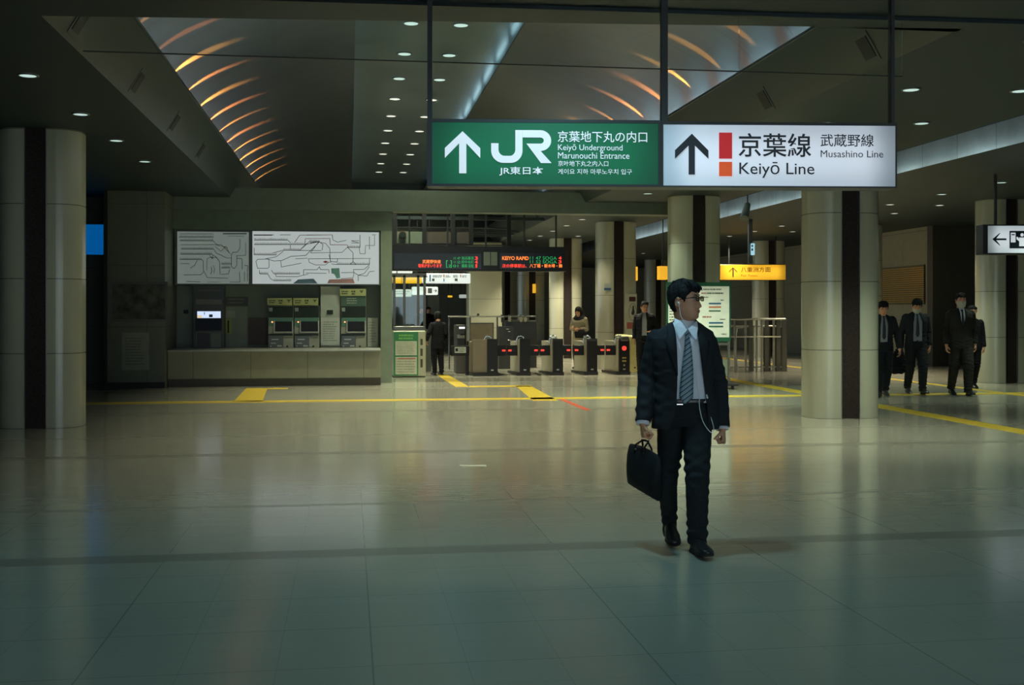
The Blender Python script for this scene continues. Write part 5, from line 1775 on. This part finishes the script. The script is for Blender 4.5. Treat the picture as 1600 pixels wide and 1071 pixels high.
def head_parts(root, hc, yaw, pitch, roll=0., hair='short', seed=1, glasses=False, mask=False, detail=False, ms=1., hair_mat=None):
    Mh = Matrix.Translation(Vector(hc)) @ Matrix.Rotation(yaw, 4, 'Z') @ Matrix.Rotation(pitch, 4, 'X') @ Matrix.Rotation(roll, 4, 'Y') @ Matrix.Scale(ms, 4)
    h = lpart(hair_mb(hair, seed, th0=.019 if glasses else .015).xf(Mh), 'hair', hair_mat or M_hair, root)
    for s in (-1, 1):
        e = lpart(MB().sphere((s * .031, -.0715, .014), .0125, 14, 10).xf(Mh), 'eye', mat('eye_white', (.55, .50, .45), .25), root)
        i_ = MB().sphere((s * .031, -.0785, .014), (.006, .0065, .006), 10, 8).xf(Mh)
        i_.build('iris', mat('dark_iris', (.02, .012, .01), .2), e)
        lid = MB()
        lid.tube([(s * (.031 + .015 * math.cos(a)), -.0815 + .004 * abs(math.cos(a)), .0155 + .0055 * math.sin(a)) for a in np.linspace(PI, 0, 7)], .0022, 6)
        lpart(lid.xf(Mh), 'eyelash', mat('lash', (.03, .02, .018), .6), root)
        bw = MB().tube([(s * (.014 + t * .034), -.0915 + t * t * .010, .032 + .006 * math.sin(t * 2.2)) for t in (0, .3, .6, 1)], [.0025, .0038, .0035, .0015], 6)
        lpart(bw.xf(Mh), 'eyebrow', mat('eyebrow_hair', (.02, .015, .013), .7), root)
    lp = MB()
    lp.tube([(x, -.0945 + abs(x) * abs(x) * 14, -.0615 - abs(x) * .06) for x in (-.020, -.010, 0, .010, .020)], [.001, .0035, .004, .0035, .001], 6)
    lp.tube([(x, -.093 + abs(x) * abs(x) * 14, -.0715 + abs(x) * .12) for x in (-.018, -.009, 0, .009, .018)], [.001, .0038, .0045, .0038, .001], 6)
    if not mask:
        lpart(lp.xf(Mh), 'lips', mat('lip_skin', (.33, .12, .09), .45), root)
    if mask:
        X, Y, Z, ph, zs = head_grid(40, 64)
        v = []; f = []
        rows_ = [i for i, z in enumerate(zs) if -.118 < z < -.008]
        cols_ = [k for k in range(-13, 14)]
        for i in rows_:
            for k in cols_:
                kk = k % 64
                bulge = .014 * math.cos(k / 13 * PI / 2) + .004
                v.append((X[i, kk] * 1.06, Y[i, kk] - bulge, Z[i, kk]))
        m_ = len(cols_)
        for a in range(len(rows_) - 1):
            for b in range(m_ - 1):
                f.append((a * m_ + b, a * m_ + b + 1, (a + 1) * m_ + b + 1, (a + 1) * m_ + b))
        q = MB().add(v, f, True)
        for s in (-1, 1):
            q.tube([(s * .062, -.05, -.02), (s * .08, -.01, .005), (s * .082, .03, .01)], .0015, 5)
            q.tube([(s * .055, -.04, -.10), (s * .078, .0, -.04), (s * .082, .03, .01)], .0015, 5)
        lpart(q.xf(Mh), 'face_mask', M_maskf, root, 'white face mask')
    if glasses:
        g = MB()
        for s in (-1, 1):
            lens = [(s * (.0335 + .0255 * (abs(math.cos(a)) ** .5) * (1 if math.cos(a) > 0 else -1)), -.104, .013 + .0145 * (abs(math.sin(a)) ** .5) * (1 if math.sin(a) > 0 else -1)) for a in np.linspace(0, 2 * PI, 29)]
            g.tube(lens, .0021, 6, caps=False)
            g.tube([(s * .059, -.104, .020), (s * .068, -.099, .021), (s * .074, -.06, .019), (s * .0795, -.01, .014), (s * .081, .02, .006)], [.0028, .003, .0026, .0022, .002], 6)
        g.tube([(-.008, -.104, .018), (0, -.107, .021), (.008, -.104, .018)], .002, 6)
        gl = lpart(g.xf(Mh), 'glasses', mat('glasses_frame', (.02, .012, .012), .25), root, 'dark rectangular glasses')
        ln = MB()
        for s in (-1, 1):
            pts = [(s * (.0335 + .0245 * (abs(math.cos(a)) ** .5) * (1 if math.cos(a) > 0 else -1)), -.104, .013 + .0138 * (abs(math.sin(a)) ** .5) * (1 if math.sin(a) > 0 else -1)) for a in np.linspace(0, 2 * PI, 24, endpoint=False)]
            ln.add(pts, [tuple(range(24))])
        lm = mat('lens_glass', (.9, .95, .95), .05, trans=1., vary=0)
        lm.node_tree.nodes['Principled BSDF'].inputs['IOR'].default_value = 1.05
        ln.xf(Mh).build('lens', lm, gl)
    return Mh

def person(label, pos, rotz, H=1.70, J=None, suit=None, trous=None, shirt=None, hair='short', seed=1, voxel=.007, head_yaw=0., head_pitch=0.,
           head_roll=0., glasses=False, mask=False, tie=None, opening=None, hem=.79, tab=None, skin=None, jacket_style='open', hands=None, shirt_grow=-.012, name='person',
           shoe_h=None, sleeve_r=None, leg_r=None, dress=False, group=None, lapels=True, hair_mat=None, no_shirt=False):
    s = H / 1.70
    D = dict(hip=(0, 0, .90), neck=(0, .015, 1.42), head=(0, -.012, 1.56), shR=(-.165, .01, 1.365), elR=(-.215, .04, 1.09), wrR=(-.225, -.02, .84),
             shL=(.165, .01, 1.365), elL=(.215, .04, 1.09), wrL=(.225, -.02, .84), hdR=(0, -.1, -1), hdL=(0, -.1, -1),
             hipR=(-.085, 0, .88), knR=(-.095, -.03, .48), anR=(-.10, .03, .10), hipL=(.085, 0, .88), knL=(.095, -.03, .48), anL=(.10, .03, .10),
             ftR=None, ftL=None)
    if J: D.update(J)
    V_ = {k: Vector(v) if isinstance(v, (tuple, list)) and len(v) == 3 else v for k, v in D.items()}
    x, y = pos
    root = thing(name, label, 'person', (x, y, 0), rotz, group)
    root.scale = (s, s, s)
    suit = suit or M_suit; trous = trous or M_trous; shirt = shirt or M_shirt; skin = skin or M_skin
    tab = tab or [(.80, 0, 0, .195, .125), (.92, 0, 0, .185, .125), (1.02, 0, 0, .172, .118), (1.15, 0, -.005, .180, .125), (1.28, 0, -.008, .192, .130),
                  (1.35, 0, 0, .186, .115), (1.395, 0, .008, .145, .092), (1.425, 0, .012, .092, .072), (1.445, 0, .016, .066, .062)]
    tab = [r for r in tab if r[0] >= hem - .03]
    tab[0] = (hem,) + tuple(tab[0][1:])
    # body: one continuous skin surface, mostly under the clothes
    hc = V_['head']
    Mh = Matrix.Translation(hc) @ Matrix.Rotation(head_yaw, 4, 'Z') @ Matrix.Rotation(head_pitch, 4, 'X') @ Matrix.Rotation(head_roll, 4, 'Y')
    b = head_mb().xf(Mh)
    jaw = Mh @ Vector((0, .025, -.06))
    rtube(b, [jaw, (jaw + V_['neck']) / 2 + Vector((0, .008, 0)), V_['neck'] + Vector((0, .01, -.03)), V_['neck'] + Vector((0, .0, -.12))], [.054, .055, .060, .075])
    rtube(b, [V_['neck'] + Vector((0, 0, -.10)), Vector((0, 0, 1.15)), V_['hip']], [(.10, .07), (.12, .08), (.11, .08)])
    for q in 'RL':
        rtube(b, [V_['neck'] + Vector((0, 0, -.09)), V_['sh' + q] + Vector((0, 0, -.01))], [.05, .045])
        rtube(b, [V_['sh' + q], V_['el' + q], V_['wr' + q]], [.043, .036, .027])
        rtube(b, [V_['hip'] + Vector((0, 0, -.02)), V_['hip' + q], V_['kn' + q], V_['an' + q]], [.08, .066, .038, .025])
        hd = V_['hd' + q]
        sgn = -1 if q == 'R' else 1
        hp = (hands or {}).get(q, {})
        hm = hand_mb(V_['wr' + q], hd, hp.get('palm', (-sgn, 0, 0)), hp.get('thumb', (0, -1, 0)), hp.get('curl', .45))
        b.add(hm.v, hm.f, True)
    body = remesh(b, 'body', min(voxel, .005) if voxel > .003 else voxel, skin, root, smooth=1)
    head_parts(root, hc, head_yaw, head_pitch, head_roll, hair, seed, glasses, mask, hair_mat=hair_mat)
    # trousers
    t = MB()
    lr = leg_r or {'R': [.10, .098, .086, .074, .066, .064], 'L': [.10, .098, .086, .074, .066, .064]}
    t.add(*(lambda m: (m.v, m.f, True))(torso_loft([(.78, 0, .005, .150, .115), (.86, 0, .005, .168, .122), (.93, 0, .0, .160, .112), (.99, 0, 0, .150, .105)])))
    for q in 'RL':
        h_, k_, a_ = V_['hip' + q], V_['kn' + q], V_['an' + q]
        rtube(t, [h_ + Vector((0, 0, -.02)), h_.lerp(k_, .45), k_, k_.lerp(a_, .5), a_.lerp(k_, .12), a_ + (a_ - k_).normalized() * .045], lr[q], n=20, capr=False)
    if dress:
        tt = torso_loft([(.30, 0, 0, .20, .16), (.6, 0, 0, .19, .15), (.9, 0, 0, .17, .13), (1.0, 0, 0, .15, .11)])
        t.add(tt.v, tt.f, True)
    remesh(t, 'trousers' if not dress else 'skirt', voxel, trous, root, smooth=3, disp=wrinkles([(.50, .10), (.14, .07), (.82, .05)], .0045, seed))
    # belt
    # shoes
    for q in 'RL':
        ft = D['ft' + q] or (V_['an' + q].x, V_['an' + q].y + .045, 0, 0, 0)
        sh, so = shoe_mb((ft[0], ft[1], ft[2]), ft[3], ft[4])
        so_ = lpart(sh, 'shoe', M_shoe, root)
        so.build('sole', M_sole, so_)
    # jacket
    jb = torso_loft(tab)
    sr = sleeve_r or [.070, .066, .060, .054, .050, .052]
    for q in 'RL':
        S0, E0, W0 = V_['sh' + q], V_['el' + q], V_['wr' + q]
        end = W0 + (E0 - W0).normalized() * .012
        rtube(jb, [S0 + Vector((0, 0, -.005)), S0.lerp(E0, .5), E0, E0.lerp(end, .5), end], sr[:5], n=18, capr=False)
        jb.sphere(tuple(S0 + Vector((0, 0, -.012))), .062, 16, 10)
    jk = remesh(jb, 'jacket', voxel * .85, suit, root, smooth=9, disp=wrinkles([(1.08, .07), (.9, .06)], .0035, seed + 5))
    if opening:
        xl, xr = opening     # functions of z
        me = jk.data
        bm = bmesh.new(); bm.from_mesh(me)
        kill = []
        vx = voxel * 1.3
        for v in bm.verts:
            if v.normal.y < .25 and v.co.y < front_y(tab, v.co.x, v.co.z, 0) + .05 and v.co.z < 1.46:
                a, c_ = xl(v.co.z), xr(v.co.z)
                if a is None or c_ <= a: continue
                if a + vx < v.co.x < c_ - vx: kill.append(v)
                elif abs(v.co.x - a) <= vx: v.co.x = a
                elif abs(v.co.x - c_) <= vx: v.co.x = c_
        bmesh.ops.delete(bm, geom=kill, context='VERTS')
        bm.to_mesh(me); bm.free()
        if not no_shirt:
            st = [r for r in tab if r[0] > .93]
            st = [(.93,) + tuple(np.interp(.93, [q_[0] for q_ in tab], [q_[j] for q_ in tab]) for j in (1, 2, 3, 4))] + st
            lpart(torso_loft(st, 56, grow=shirt_grow), 'shirt', shirt, root)
        # lapels
        if lapels:
            for side, fe in ((-1, xl), (1, xr)):
                zs_ = np.linspace(1.425, 1.10, 16)
                v = []
                for z in zs_:
                    e_ = fe(z)
                    w_ = np.interp(z, [1.10, 1.27, 1.33, 1.335, 1.40, 1.43], [.002, .062, .070, .052, .045, .030])
                    for k_ in range(4):
                        xx_ = e_ + side * w_ * k_ / 3
                        v.append((xx_, front_y(tab, xx_, z) - .006 - (.006 if k_ in (1, 2) else .002), z))
                f = []
                for i in range(len(zs_) - 1):
                    for k_ in range(3):
                        q_ = (i * 4 + k_, i * 4 + k_ + 1, (i + 1) * 4 + k_ + 1, (i + 1) * 4 + k_)
                        f.append(q_)
                o_ = lpart(MB().add(v, f, True), 'lapel', suit, root)
                md = o_.modifiers.new('solid', 'SOLIDIFY'); md.thickness = .006; md.offset = 0
    if tie:
        tl = MB()
        rows_ = tie['rows']     # z, x0, x1
        v = []
        for (z, a, c_) in rows_:
            for k_ in range(5):
                xx_ = a + (c_ - a) * k_ / 4
                v.append((xx_, front_y(tab, xx_, z, shirt_grow) - tie.get('lift', .008) - .004 * math.sin(PI * k_ / 4), z))
        f = [(i * 5 + k_, i * 5 + k_ + 1, (i + 1) * 5 + k_ + 1, (i + 1) * 5 + k_) for i in range(len(rows_) - 1) for k_ in range(4)]
        o_ = lpart(MB().add(v, f, True), 'necktie', tie['mat'], root, tie.get('label'))
        md = o_.modifiers.new('solid', 'SOLIDIFY'); md.thickness = .005; md.offset = 0
        kz = rows_[0][0]; kx = (rows_[0][1] + rows_[0][2]) / 2
        kn = MB()
        yk = front_y(tab, kx, kz, shirt_grow) - .014
        kn.prism([(kx - .018, kz + .012), (kx - .009, kz - .024), (kx + .010, kz - .024), (kx + .018, kz + .012), (kx + .010, kz + .018), (kx - .010, kz + .018)][::-1], 'y', yk - .008, yk + .02)
        lpart(kn, 'tie_knot', tie['mat'], root)
    return root, V_, tab, Mh

# ---- the walking man
MZ = 7.2
mxc = (1068 - 800) / FPX * MZ
def mm(u, v, y=0.):
    Z = MZ + y
    return ((u - 800) / FPX * Z - mxc, y, EYE + (HZ - v) / FPX * Z)
def mx(u, y=0.): return mm(u, 500, y)[0]
def mz(v, y=0.): return mm(1000, v, y)[2]

m_tie = mat('striped_tie', (.30, .42, .50), .5)
nt = m_tie.node_tree
b_ = nt.nodes['Principled BSDF']
tc = [n for n in nt.nodes if n.type == 'TEX_COORD'][0]
sep = nd(nt, 'ShaderNodeSeparateXYZ'); nt.links.new(tc.outputs['Object'], sep.inputs[0])
q = math_node(nt, 'SUBTRACT', sep.outputs[2], math_node(nt, 'MULTIPLY', sep.outputs[0], .75))
fr_ = math_node(nt, 'FRACT', math_node(nt, 'DIVIDE', q, .030))
rp = nd(nt, 'ShaderNodeValToRGB')
rp.color_ramp.interpolation = 'CONSTANT'
els = [(0, (.035, .10, .15)), (.34, (.55, .62, .68)), (.46, (.13, .24, .31)), (.74, (.50, .58, .64)), (.84, (.035, .10, .15))]
rp.color_ramp.elements[0].position = 0; rp.color_ramp.elements[0].color = els[0][1] + (1,)
rp.color_ramp.elements[1].position = els[1][0]; rp.color_ramp.elements[1].color = els[1][1] + (1,)
for p_, c_ in els[2:]:
    e_ = rp.color_ramp.elements.new(p_); e_.color = c_ + (1,)
nt.links.new(fr_, rp.inputs[0]); nt.links.new(rp.outputs[0], b_.inputs['Base Color'])

ZL = [mz(v, -.12) for v in (500, 520, 560, 600, 625, 650, 668, 680)]
XLe = [mx(u, -.12) for u in (1054, 1056, 1057.5, 1058.5, 1057.5, 1054, 1048, 1040)]
ZR = [mz(v, -.12) for v in (503, 520, 545, 580, 605, 625, 650, 680)]
XRe = [mx(u, -.12) for u in (1090, 1090.5, 1093, 1098, 1101.5, 1104, 1106.5, 1108)]
def oxl(z): return float(np.interp(z, ZL[::-1], XLe[::-1]))
def oxr(z): return float(np.interp(z, ZR[::-1], XRe[::-1]))
man_tab = [(.76, .012, 0, .215, .125), (.85, .012, 0, .212, .127), (.95, .006, 0, .198, .125), (1.05, .0, 0, .186, .120), (1.15, -.004, -.004, .190, .126), (1.27, -.006, -.006, .202, .130),
           (1.33, -.004, 0, .208, .118), (1.37, .0, .006, .186, .100), (1.405, .008, .010, .130, .082), (1.432, .014, .014, .085, .068), (1.455, .016, .018, .062, .060)]
rearZ = 7.42 - MZ
man_J = dict(
    hip=(.01, .02, .90), neck=(.018, .02, 1.425), head=(mx(1069.5), -.01, 1.562),
    shR=(-.172, .01, 1.338), elR=mm(1013, 588, .05), wrR=mm(1004.5, 662, -.06), hdR=(.05, -.08, -1),
    shL=(.156, .01, 1.315), elL=mm(1121, 600, .09), wrL=mm(1128.5, 671, -.02), hdL=(.04, -.35, -.9),
    hipR=mm(1051, 640, .02), knR=mm(1043.5, 752, .08), anR=mm(1046.5, 827, rearZ + .03), hipL=mm(1089, 640, 0), knL=mm(1089.5, 752, -.16), anL=mm(1089.5, 838, -.13),
    ftR=(mm(1046, 848, rearZ)[0], rearZ + .06, .058, .02, -.22), ftL=(mm(1085, 862, -.10)[0], -.10, 0., .16, .05))
tie_rows = [(mz(v, -.12), mx(a, -.12), mx(c_, -.12)) for v, a, c_ in ((520, 1071.5, 1078), (526, 1071.3, 1077.5), (545, 1069, 1080), (577, 1065, 1083), (600, 1063, 1083.5), (617, 1061.5, 1083.2), (621, 1061.5, 1083), (627, 1066, 1077), (631.5, 1070, 1071.5))]
px_, py_ = (mxc * CA + MZ * SA, MZ * CA - mxc * SA)
man, MJ, mtab, MHd = person('man in dark suit and striped tie walking forward, glasses, head turned aside', (px_, py_), -YAW, 1.70, man_J, voxel=.0042,
    head_yaw=math.radians(58), head_pitch=math.radians(-3), glasses=True, tab=man_tab, hem=.762, opening=(oxl, oxr),
    tie=dict(rows=tie_rows, mat=m_tie, label='blue and white diagonally striped tie', lift=.010), seed=3,
    hands={'R': dict(palm=(1, .1, 0), thumb=(.3, -1, 0), curl=1.05), 'L': dict(palm=(-1, .3, .0), thumb=(-.2, -1, 0), curl=1.3)},
    sleeve_r=[.058, .064, .064, .058, .050], leg_r={'R': [.096, .086, .062, .056, .048, .046], 'L': [.098, .090, .074, .068, .064, .060]})
# collar
def flat3(pts, th=.004):
    mb = MB()
    P = [Vector(p) for p in pts]
    n = len(P)
    nrm = (P[1] - P[0]).cross(P[2] - P[0]).normalized()
    q = [p + nrm * th for p in P] + [p - nrm * th for p in P]
    mb.add(q, [tuple(range(n)), tuple(range(2 * n - 1, n - 1, -1))] + [(i, n + i, n + (i + 1) % n, (i + 1) % n) for i in range(n)])
    return mb
lpart(merge(flat3([mm(1054, 498, -.045), mm(1053.8, 509, -.10), mm(1061.8, 529.5, -.145), mm(1074.5, 514.5, -.118), mm(1062, 502, -.075)]),
            flat3([mm(1088.5, 502.5, -.045), mm(1089.5, 512, -.10), mm(1087.5, 530.5, -.142), mm(1075.2, 514.5, -.118), mm(1082, 508.5, -.09)])), 'shirt_collar', M_shirt, man)
lpart(MB().tube([(MJ['neck'].x + .063 * math.cos(a), MJ['neck'].y + .0 + .060 * math.sin(a), 1.435 + .012 * math.sin(a)) for a in np.linspace(-.6, PI + .6, 14)], .012, 8), 'collar_band', M_shirt, man)
lpart(torso_loft([(.925, .012, 0, .168, .116), (.955, .012, 0, .168, .116)], 48), 'belt', M_shoe, man)
bk = mm(1062, 633, -.125)
lpart(MB().box(bk[0] - .018, bk[0] + .020, -.126, -.110, .920, .925), 'buckle', M_chrome, man)
# trousers top under the belt shows through the open jacket
# cuffs
for q in 'RL':
    w_, e_ = MJ['wr' + q], MJ['el' + q]
    d_ = (w_ - e_).normalized()
    cm = MB(); rtube(cm, [w_ - d_ * .05, w_ - d_ * .0, w_ + d_ * (.008 if q == 'R' else -.004)], [.040, .041, .041], n=18, capr=False)
    lpart(cm, 'shirt_cuff', M_shirt, man)
# earphones
ear = MHd @ Vector((-.086, .004, -.010))
cab = [ear, ear + Vector((.004, -.006, -.03))]
cab += [Vector(mm(1063, 492, -.10)), Vector(mm(1069, 505, -.112)), Vector(mm(1075, 515, -.128)), Vector(mm(1079, 521, -.128))]
ep = MB().tube(cab, .0022, 6)
ep.sphere(tuple(ear), (.008, .007, .009), 10, 8)
e2 = [mm(1094, 622, -.135), mm(1092.6, 628, -.137), mm(1093.5, 640, -.15), mm(1098, 658, -.16), mm(1105, 670, -.16), mm(1111, 676, -.155), mm(1114.5, 674, -.15), mm(1115, 668, -.14), mm(1112.5, 658, -.13), mm(1110, 650, -.10)]
Q = []
E = [Vector(p) for p in e2]
for i in range(len(E) - 1):
    p0 = E[max(i - 1, 0)]; p1 = E[i]; p2 = E[i + 1]; p3 = E[min(i + 2, len(E) - 1)]
    for t in (0, .33, .66):
        Q.append(.5 * ((2 * p1) + (p2 - p0) * t + (2 * p0 - 5 * p1 + 4 * p2 - p3) * t * t + (3 * p1 - p0 - 3 * p2 + p3) * t ** 3))
ep.tube(Q, .0024, 6)
ep.tube([mm(1088.3, 578, -.14), mm(1089, 600, -.138), mm(1093, 618, -.14), mm(1094, 623, -.14)], .0018, 6)
lpart(ep, 'earphones', M_wht, man, 'white earphones with looping cable')
lpart(MB().cyl(mm(1103.8, 617, -.13), mm(1105.5, 623, -.13), .006, n=8), 'earphone_remote', M_wht, man)

# briefcase in his right hand
bx, by = MJ['wr' + 'R'].x, MJ['wrR'].y
def bagpt(t, z, w=0.):
    """t along the bag (0 far/left end .. 1 near/right end)"""
    A0 = Vector(mm(985, 700, .12)); A1 = Vector(mm(1029, 712, -.20))
    d = (A1 - A0); d.z = 0
    n_ = Vector((d.y, -d.x, 0)).normalized()
    p = A0 + d * t
    return Vector((p.x, p.y, z)) + n_ * w
bag = thing('briefcase', 'black soft briefcase held in the walking man\'s right hand', 'briefcase', (px_, py_, 0), -YAW)
bag.scale = (1, 1, 1)
N = 14
v, f = [], []
zb0 = mm(981, 757, .12)[2]; zb1 = mm(1018, 783, -.19)[2]
zt0 = mm(988, 694, .12)[2]; zt1 = mm(1029, 713, -.20)[2]
secs = 14
for i in range(N + 1):
    t = i / N
    wid = .045 * (1 - abs(2 * t - 1) ** 6 * .35)
    zb = zb0 + (zb1 - zb0) * t
    zt = zt0 + (zt1 - zt0) * t + .012 * math.sin(PI * t)
    for k in range(secs):
        a = 2 * PI * k / secs
        c_, s_ = math.cos(a), math.sin(a)
        rr = 1 / (abs(c_) ** 3.5 + abs(s_) ** 3.5) ** (1 / 3.5)
        z = (zb + zt) / 2 + (zt - zb) / 2 * s_ * rr
        w_ = wid * c_ * rr * (1 - .45 * smooth01((z - (zb + .6 * (zt - zb))) / (.4 * (zt - zb))))
        tt = t + .10 * (1 - (z - zb) / (zt - zb)) * (t - .5) * -0.0
        v.append(tuple(bagpt(tt, z, float(w_))))
for i in range(N):
    for k in range(secs):
        f.append((i * secs + k, i * secs + (k + 1) % secs, (i + 1) * secs + (k + 1) % secs, (i + 1) * secs + k))
f += [tuple(range(secs - 1, -1, -1)), tuple(range(N * secs, (N + 1) * secs))]
M_bag = mat('black_bag_nylon', (.014, .015, .017), .7, spec=.15, vary=.2, scale=80, bump=.2)
lpart(MB().add(v, f, True), 'body', M_bag, bag)
grip = MJ['wrR'] + Vector((.012, -.018, -.105))
for w_ in (-.032, .032):
    p0 = bagpt(.28, zt0 + (zt1 - zt0) * .28 - .05, w_); p1 = bagpt(.66, zt0 + (zt1 - zt0) * .66 - .05, w_)
    a0 = bagpt(.32, zt0 + (zt1 - zt0) * .3 + .02, w_ * .8); a1 = bagpt(.62, zt0 + (zt1 - zt0) * .62 + .02, w_ * .8)
    g0 = Vector((grip.x - .012, grip.y + .03, grip.z)) ; g1 = Vector((grip.x + .014, grip.y - .035, grip.z))
    lpart(MB().tube([p0, a0, g0 + Vector((w_ * .12, 0, 0)), g1 + Vector((w_ * .12, 0, 0)), a1, p1], .0065, 8), 'handle', M_bag, bag)
    lpart(MB().sphere(tuple(a0 + Vector((0, 0, -.03))), .008, 8, 6).sphere(tuple(a1 + Vector((0, 0, -.03))), .008, 8, 6), 'rivet', M_dsteel, bag)
lpart(MB().tube([bagpt(t, zt0 + (zt1 - zt0) * t + .012 * math.sin(PI * t) + .002, 0) for t in np.linspace(.04, .96, 10)], .003, 6), 'zip', M_dsteel, bag)

# ---- the group of men on the right and the people at the gates
def place(u, foot):
    Z = EYE * FPX / (foot - HZ)
    return XY(u, Z)
M_grey = mat('charcoal_suit', (.030, .028, .024), .8, spec=.12, vary=.1, scale=40)
M_blk = mat('black_cloth', (.014, .014, .018), .8, spec=.12, vary=.1, scale=40)
M_sh2 = mat('grey_shirt', (.33, .36, .37), .65, vary=.04)
M_tied = mat('dark_tie', (.02, .022, .035), .5)
def strip_open(xa, xb, za=.93, zb=1.43, sk=0.):
    return (lambda z: float(np.interp(z, [.75, za, 1.25, zb], [xa - .03, xa, xa * .9 - .01, -.035]) + sk), lambda z: float(np.interp(z, [.75, za, 1.25, zb], [xb + .03, xb, xb * .9 + .01, .035]) + sk))
def dtie(m, w=.03, z1=1.0):
    return dict(rows=[(1.40, -.013, .013), (1.37, -.011, .011), (1.2, -w * .8, w * .8), (z1 + .04, -w, w), (z1, -.004, .004)], mat=m, lift=.018)
WALK = dict(knR=(-.09, .04, .49), anR=(-.09, .22, .14), ftR=(-.09, .28, .03, 0, -.25), knL=(.09, -.12, .50), anL=(.09, -.10, .10), ftL=(.09, -.06, 0, .1, .05))
WALK2 = dict(knL=(.09, .04, .49), anL=(.09, .20, .14), ftL=(.09, .26, .03, 0, -.25), knR=(-.09, -.12, .50), anR=(-.09, -.10, .10), ftR=(-.09, -.06, 0, -.1, .05))
x, y = place(1379, 620)
person('man in dark suit with lanyard, half hidden by the column, looking down', (x, y), -.25, 1.71, dict(WALK2, head=(0, -.055, 1.545), wrL=(.27, -.10, .83), elL=(.25, .03, 1.08)), head_pitch=.45,
       opening=strip_open(-.06, .06), tie=dtie(M_tied), shirt=M_sh2, seed=11, hem=.84)
x, y = place(1431, 616)
person('man in dark suit and white mask looking down, carrying a black bag', (x, y), -.25, 1.76, dict(WALK, head=(0, -.06, 1.545), wrR=(-.27, -.06, .80), elR=(-.24, .03, 1.08)), head_pitch=.5, mask=True,
       opening=strip_open(-.07, .08), tie=dtie(M_tied), shirt=M_sh2, seed=12)
bgx, bgy = XY(1405, EYE * FPX / (616 - HZ) - .25)
o = thing('shoulder_bag', 'black floppy bag hanging from the right hand of the second man', 'bag', (bgx, bgy, 0), -.25)
kz = 1.0
bb = MB()
rtube(bb, [(0, 0, .80), (-.02, 0, .62), (-.03, 0, .44)], [(.07, .05), (.15, .07), (.16, .08)], n=16)
o_ = remesh(bb, 'body', .012, M_blk, o, smooth=3, disp=wrinkles([(.6, .2)], .012, 4))
lpart(MB().tube([(-.06, 0, .74), (-.03, 0, .84), (.03, 0, .88), (.05, 0, .84), (.06, 0, .74)], .010, 8), 'strap', M_blk, o)
x, y = place(1501, 618)
person('tall man in charcoal suit and white face mask in front of the dark recess', (x, y), -.25, 1.84, dict(WALK, wrR=(-.24, -.05, .83)), mask=True, suit=M_grey, trous=M_grey,
       opening=(lambda z: float(np.interp(z, [1.15, 1.25, 1.43], [.0, -.035, -.045])), lambda z: float(np.interp(z, [1.15, 1.25, 1.43], [.001, .035, .045]))), tie=dtie(M_tied, .025, 1.15), seed=13)
x, y = place(1519, 607)
person('person in dark clothes almost hidden behind the tall masked man', (x, y), -.25, 1.62, dict(WALK2), suit=M_blk, trous=M_blk, seed=14)
x, y = place(1007, 590)
person('man in open dark jacket with white shirt beside the prohibition board', (x, y), -.35, 1.74, dict(wrL=(.15, -.22, 1.02), elL=(.22, .02, 1.10), hdL=(-.5, -1, 0)), head_yaw=.5,
       opening=strip_open(-.045, .06), shirt=mat('light_blue_shirt', (.42, .46, .52), .6), seed=15)
x, y = place(684, 586)
person('person in black coat seen from behind at the green booth', (x, y), PI + .3, 1.50, dict(wrR=(-.24, -.14, .95), wrL=(.27, -.12, .92), elL=(.27, .05, 1.12)), suit=M_blk, trous=M_blk, seed=16, hem=.70, hair='long')
x, y = place(905, 577)
M_beige = mat('beige_cardigan', (.30, .26, .17), .75)
wom, WJ, _, _ = person('woman with long dark hair and beige cardigan behind the ticket gates', (x, y), -.6, 1.63, dict(wrR=(-.10, -.26, 1.12), elR=(-.22, .0, 1.10), hdR=(.4, -1, .3), wrL=(.10, -.24, 1.08), elL=(.22, .0, 1.08), hdL=(-.5, -1, .2), head=(.0, -.05, 1.55)), head_pitch=.35,
       suit=M_beige, trous=M_blk, hair='long', seed=17, hem=.62)
lpart(torso_loft([(1.12, 0, .02, .12, .10), (1.25, 0, .01, .17, .14), (1.38, 0, .01, .17, .13), (1.48, 0, .045, .115, .08), (1.58, 0, .045, .10, .08), (1.67, 0, .03, .06, .05)]), 'long_hair', M_hair, wom)
x, y = place(911, 579)
lpart(torso_loft([(.85, .12, -.2, .15, .08), (1.0, .12, -.2, .17, .10), (1.08, .12, -.2, .10, .06)]), 'dark_shawl', M_blk, wom)
for u, lb, sd in ((658.5, 'distant person in dark clothes far beyond the booth, left of two', 21), (669.5, 'distant person in dark clothes far beyond the booth, right of two', 22)):
    x, y = XY(u, 41. + (sd - 21) * 3)
    person(lb, (x, y), .2, 1.68, dict(), suit=M_blk, trous=M_blk, seed=sd, voxel=.012)
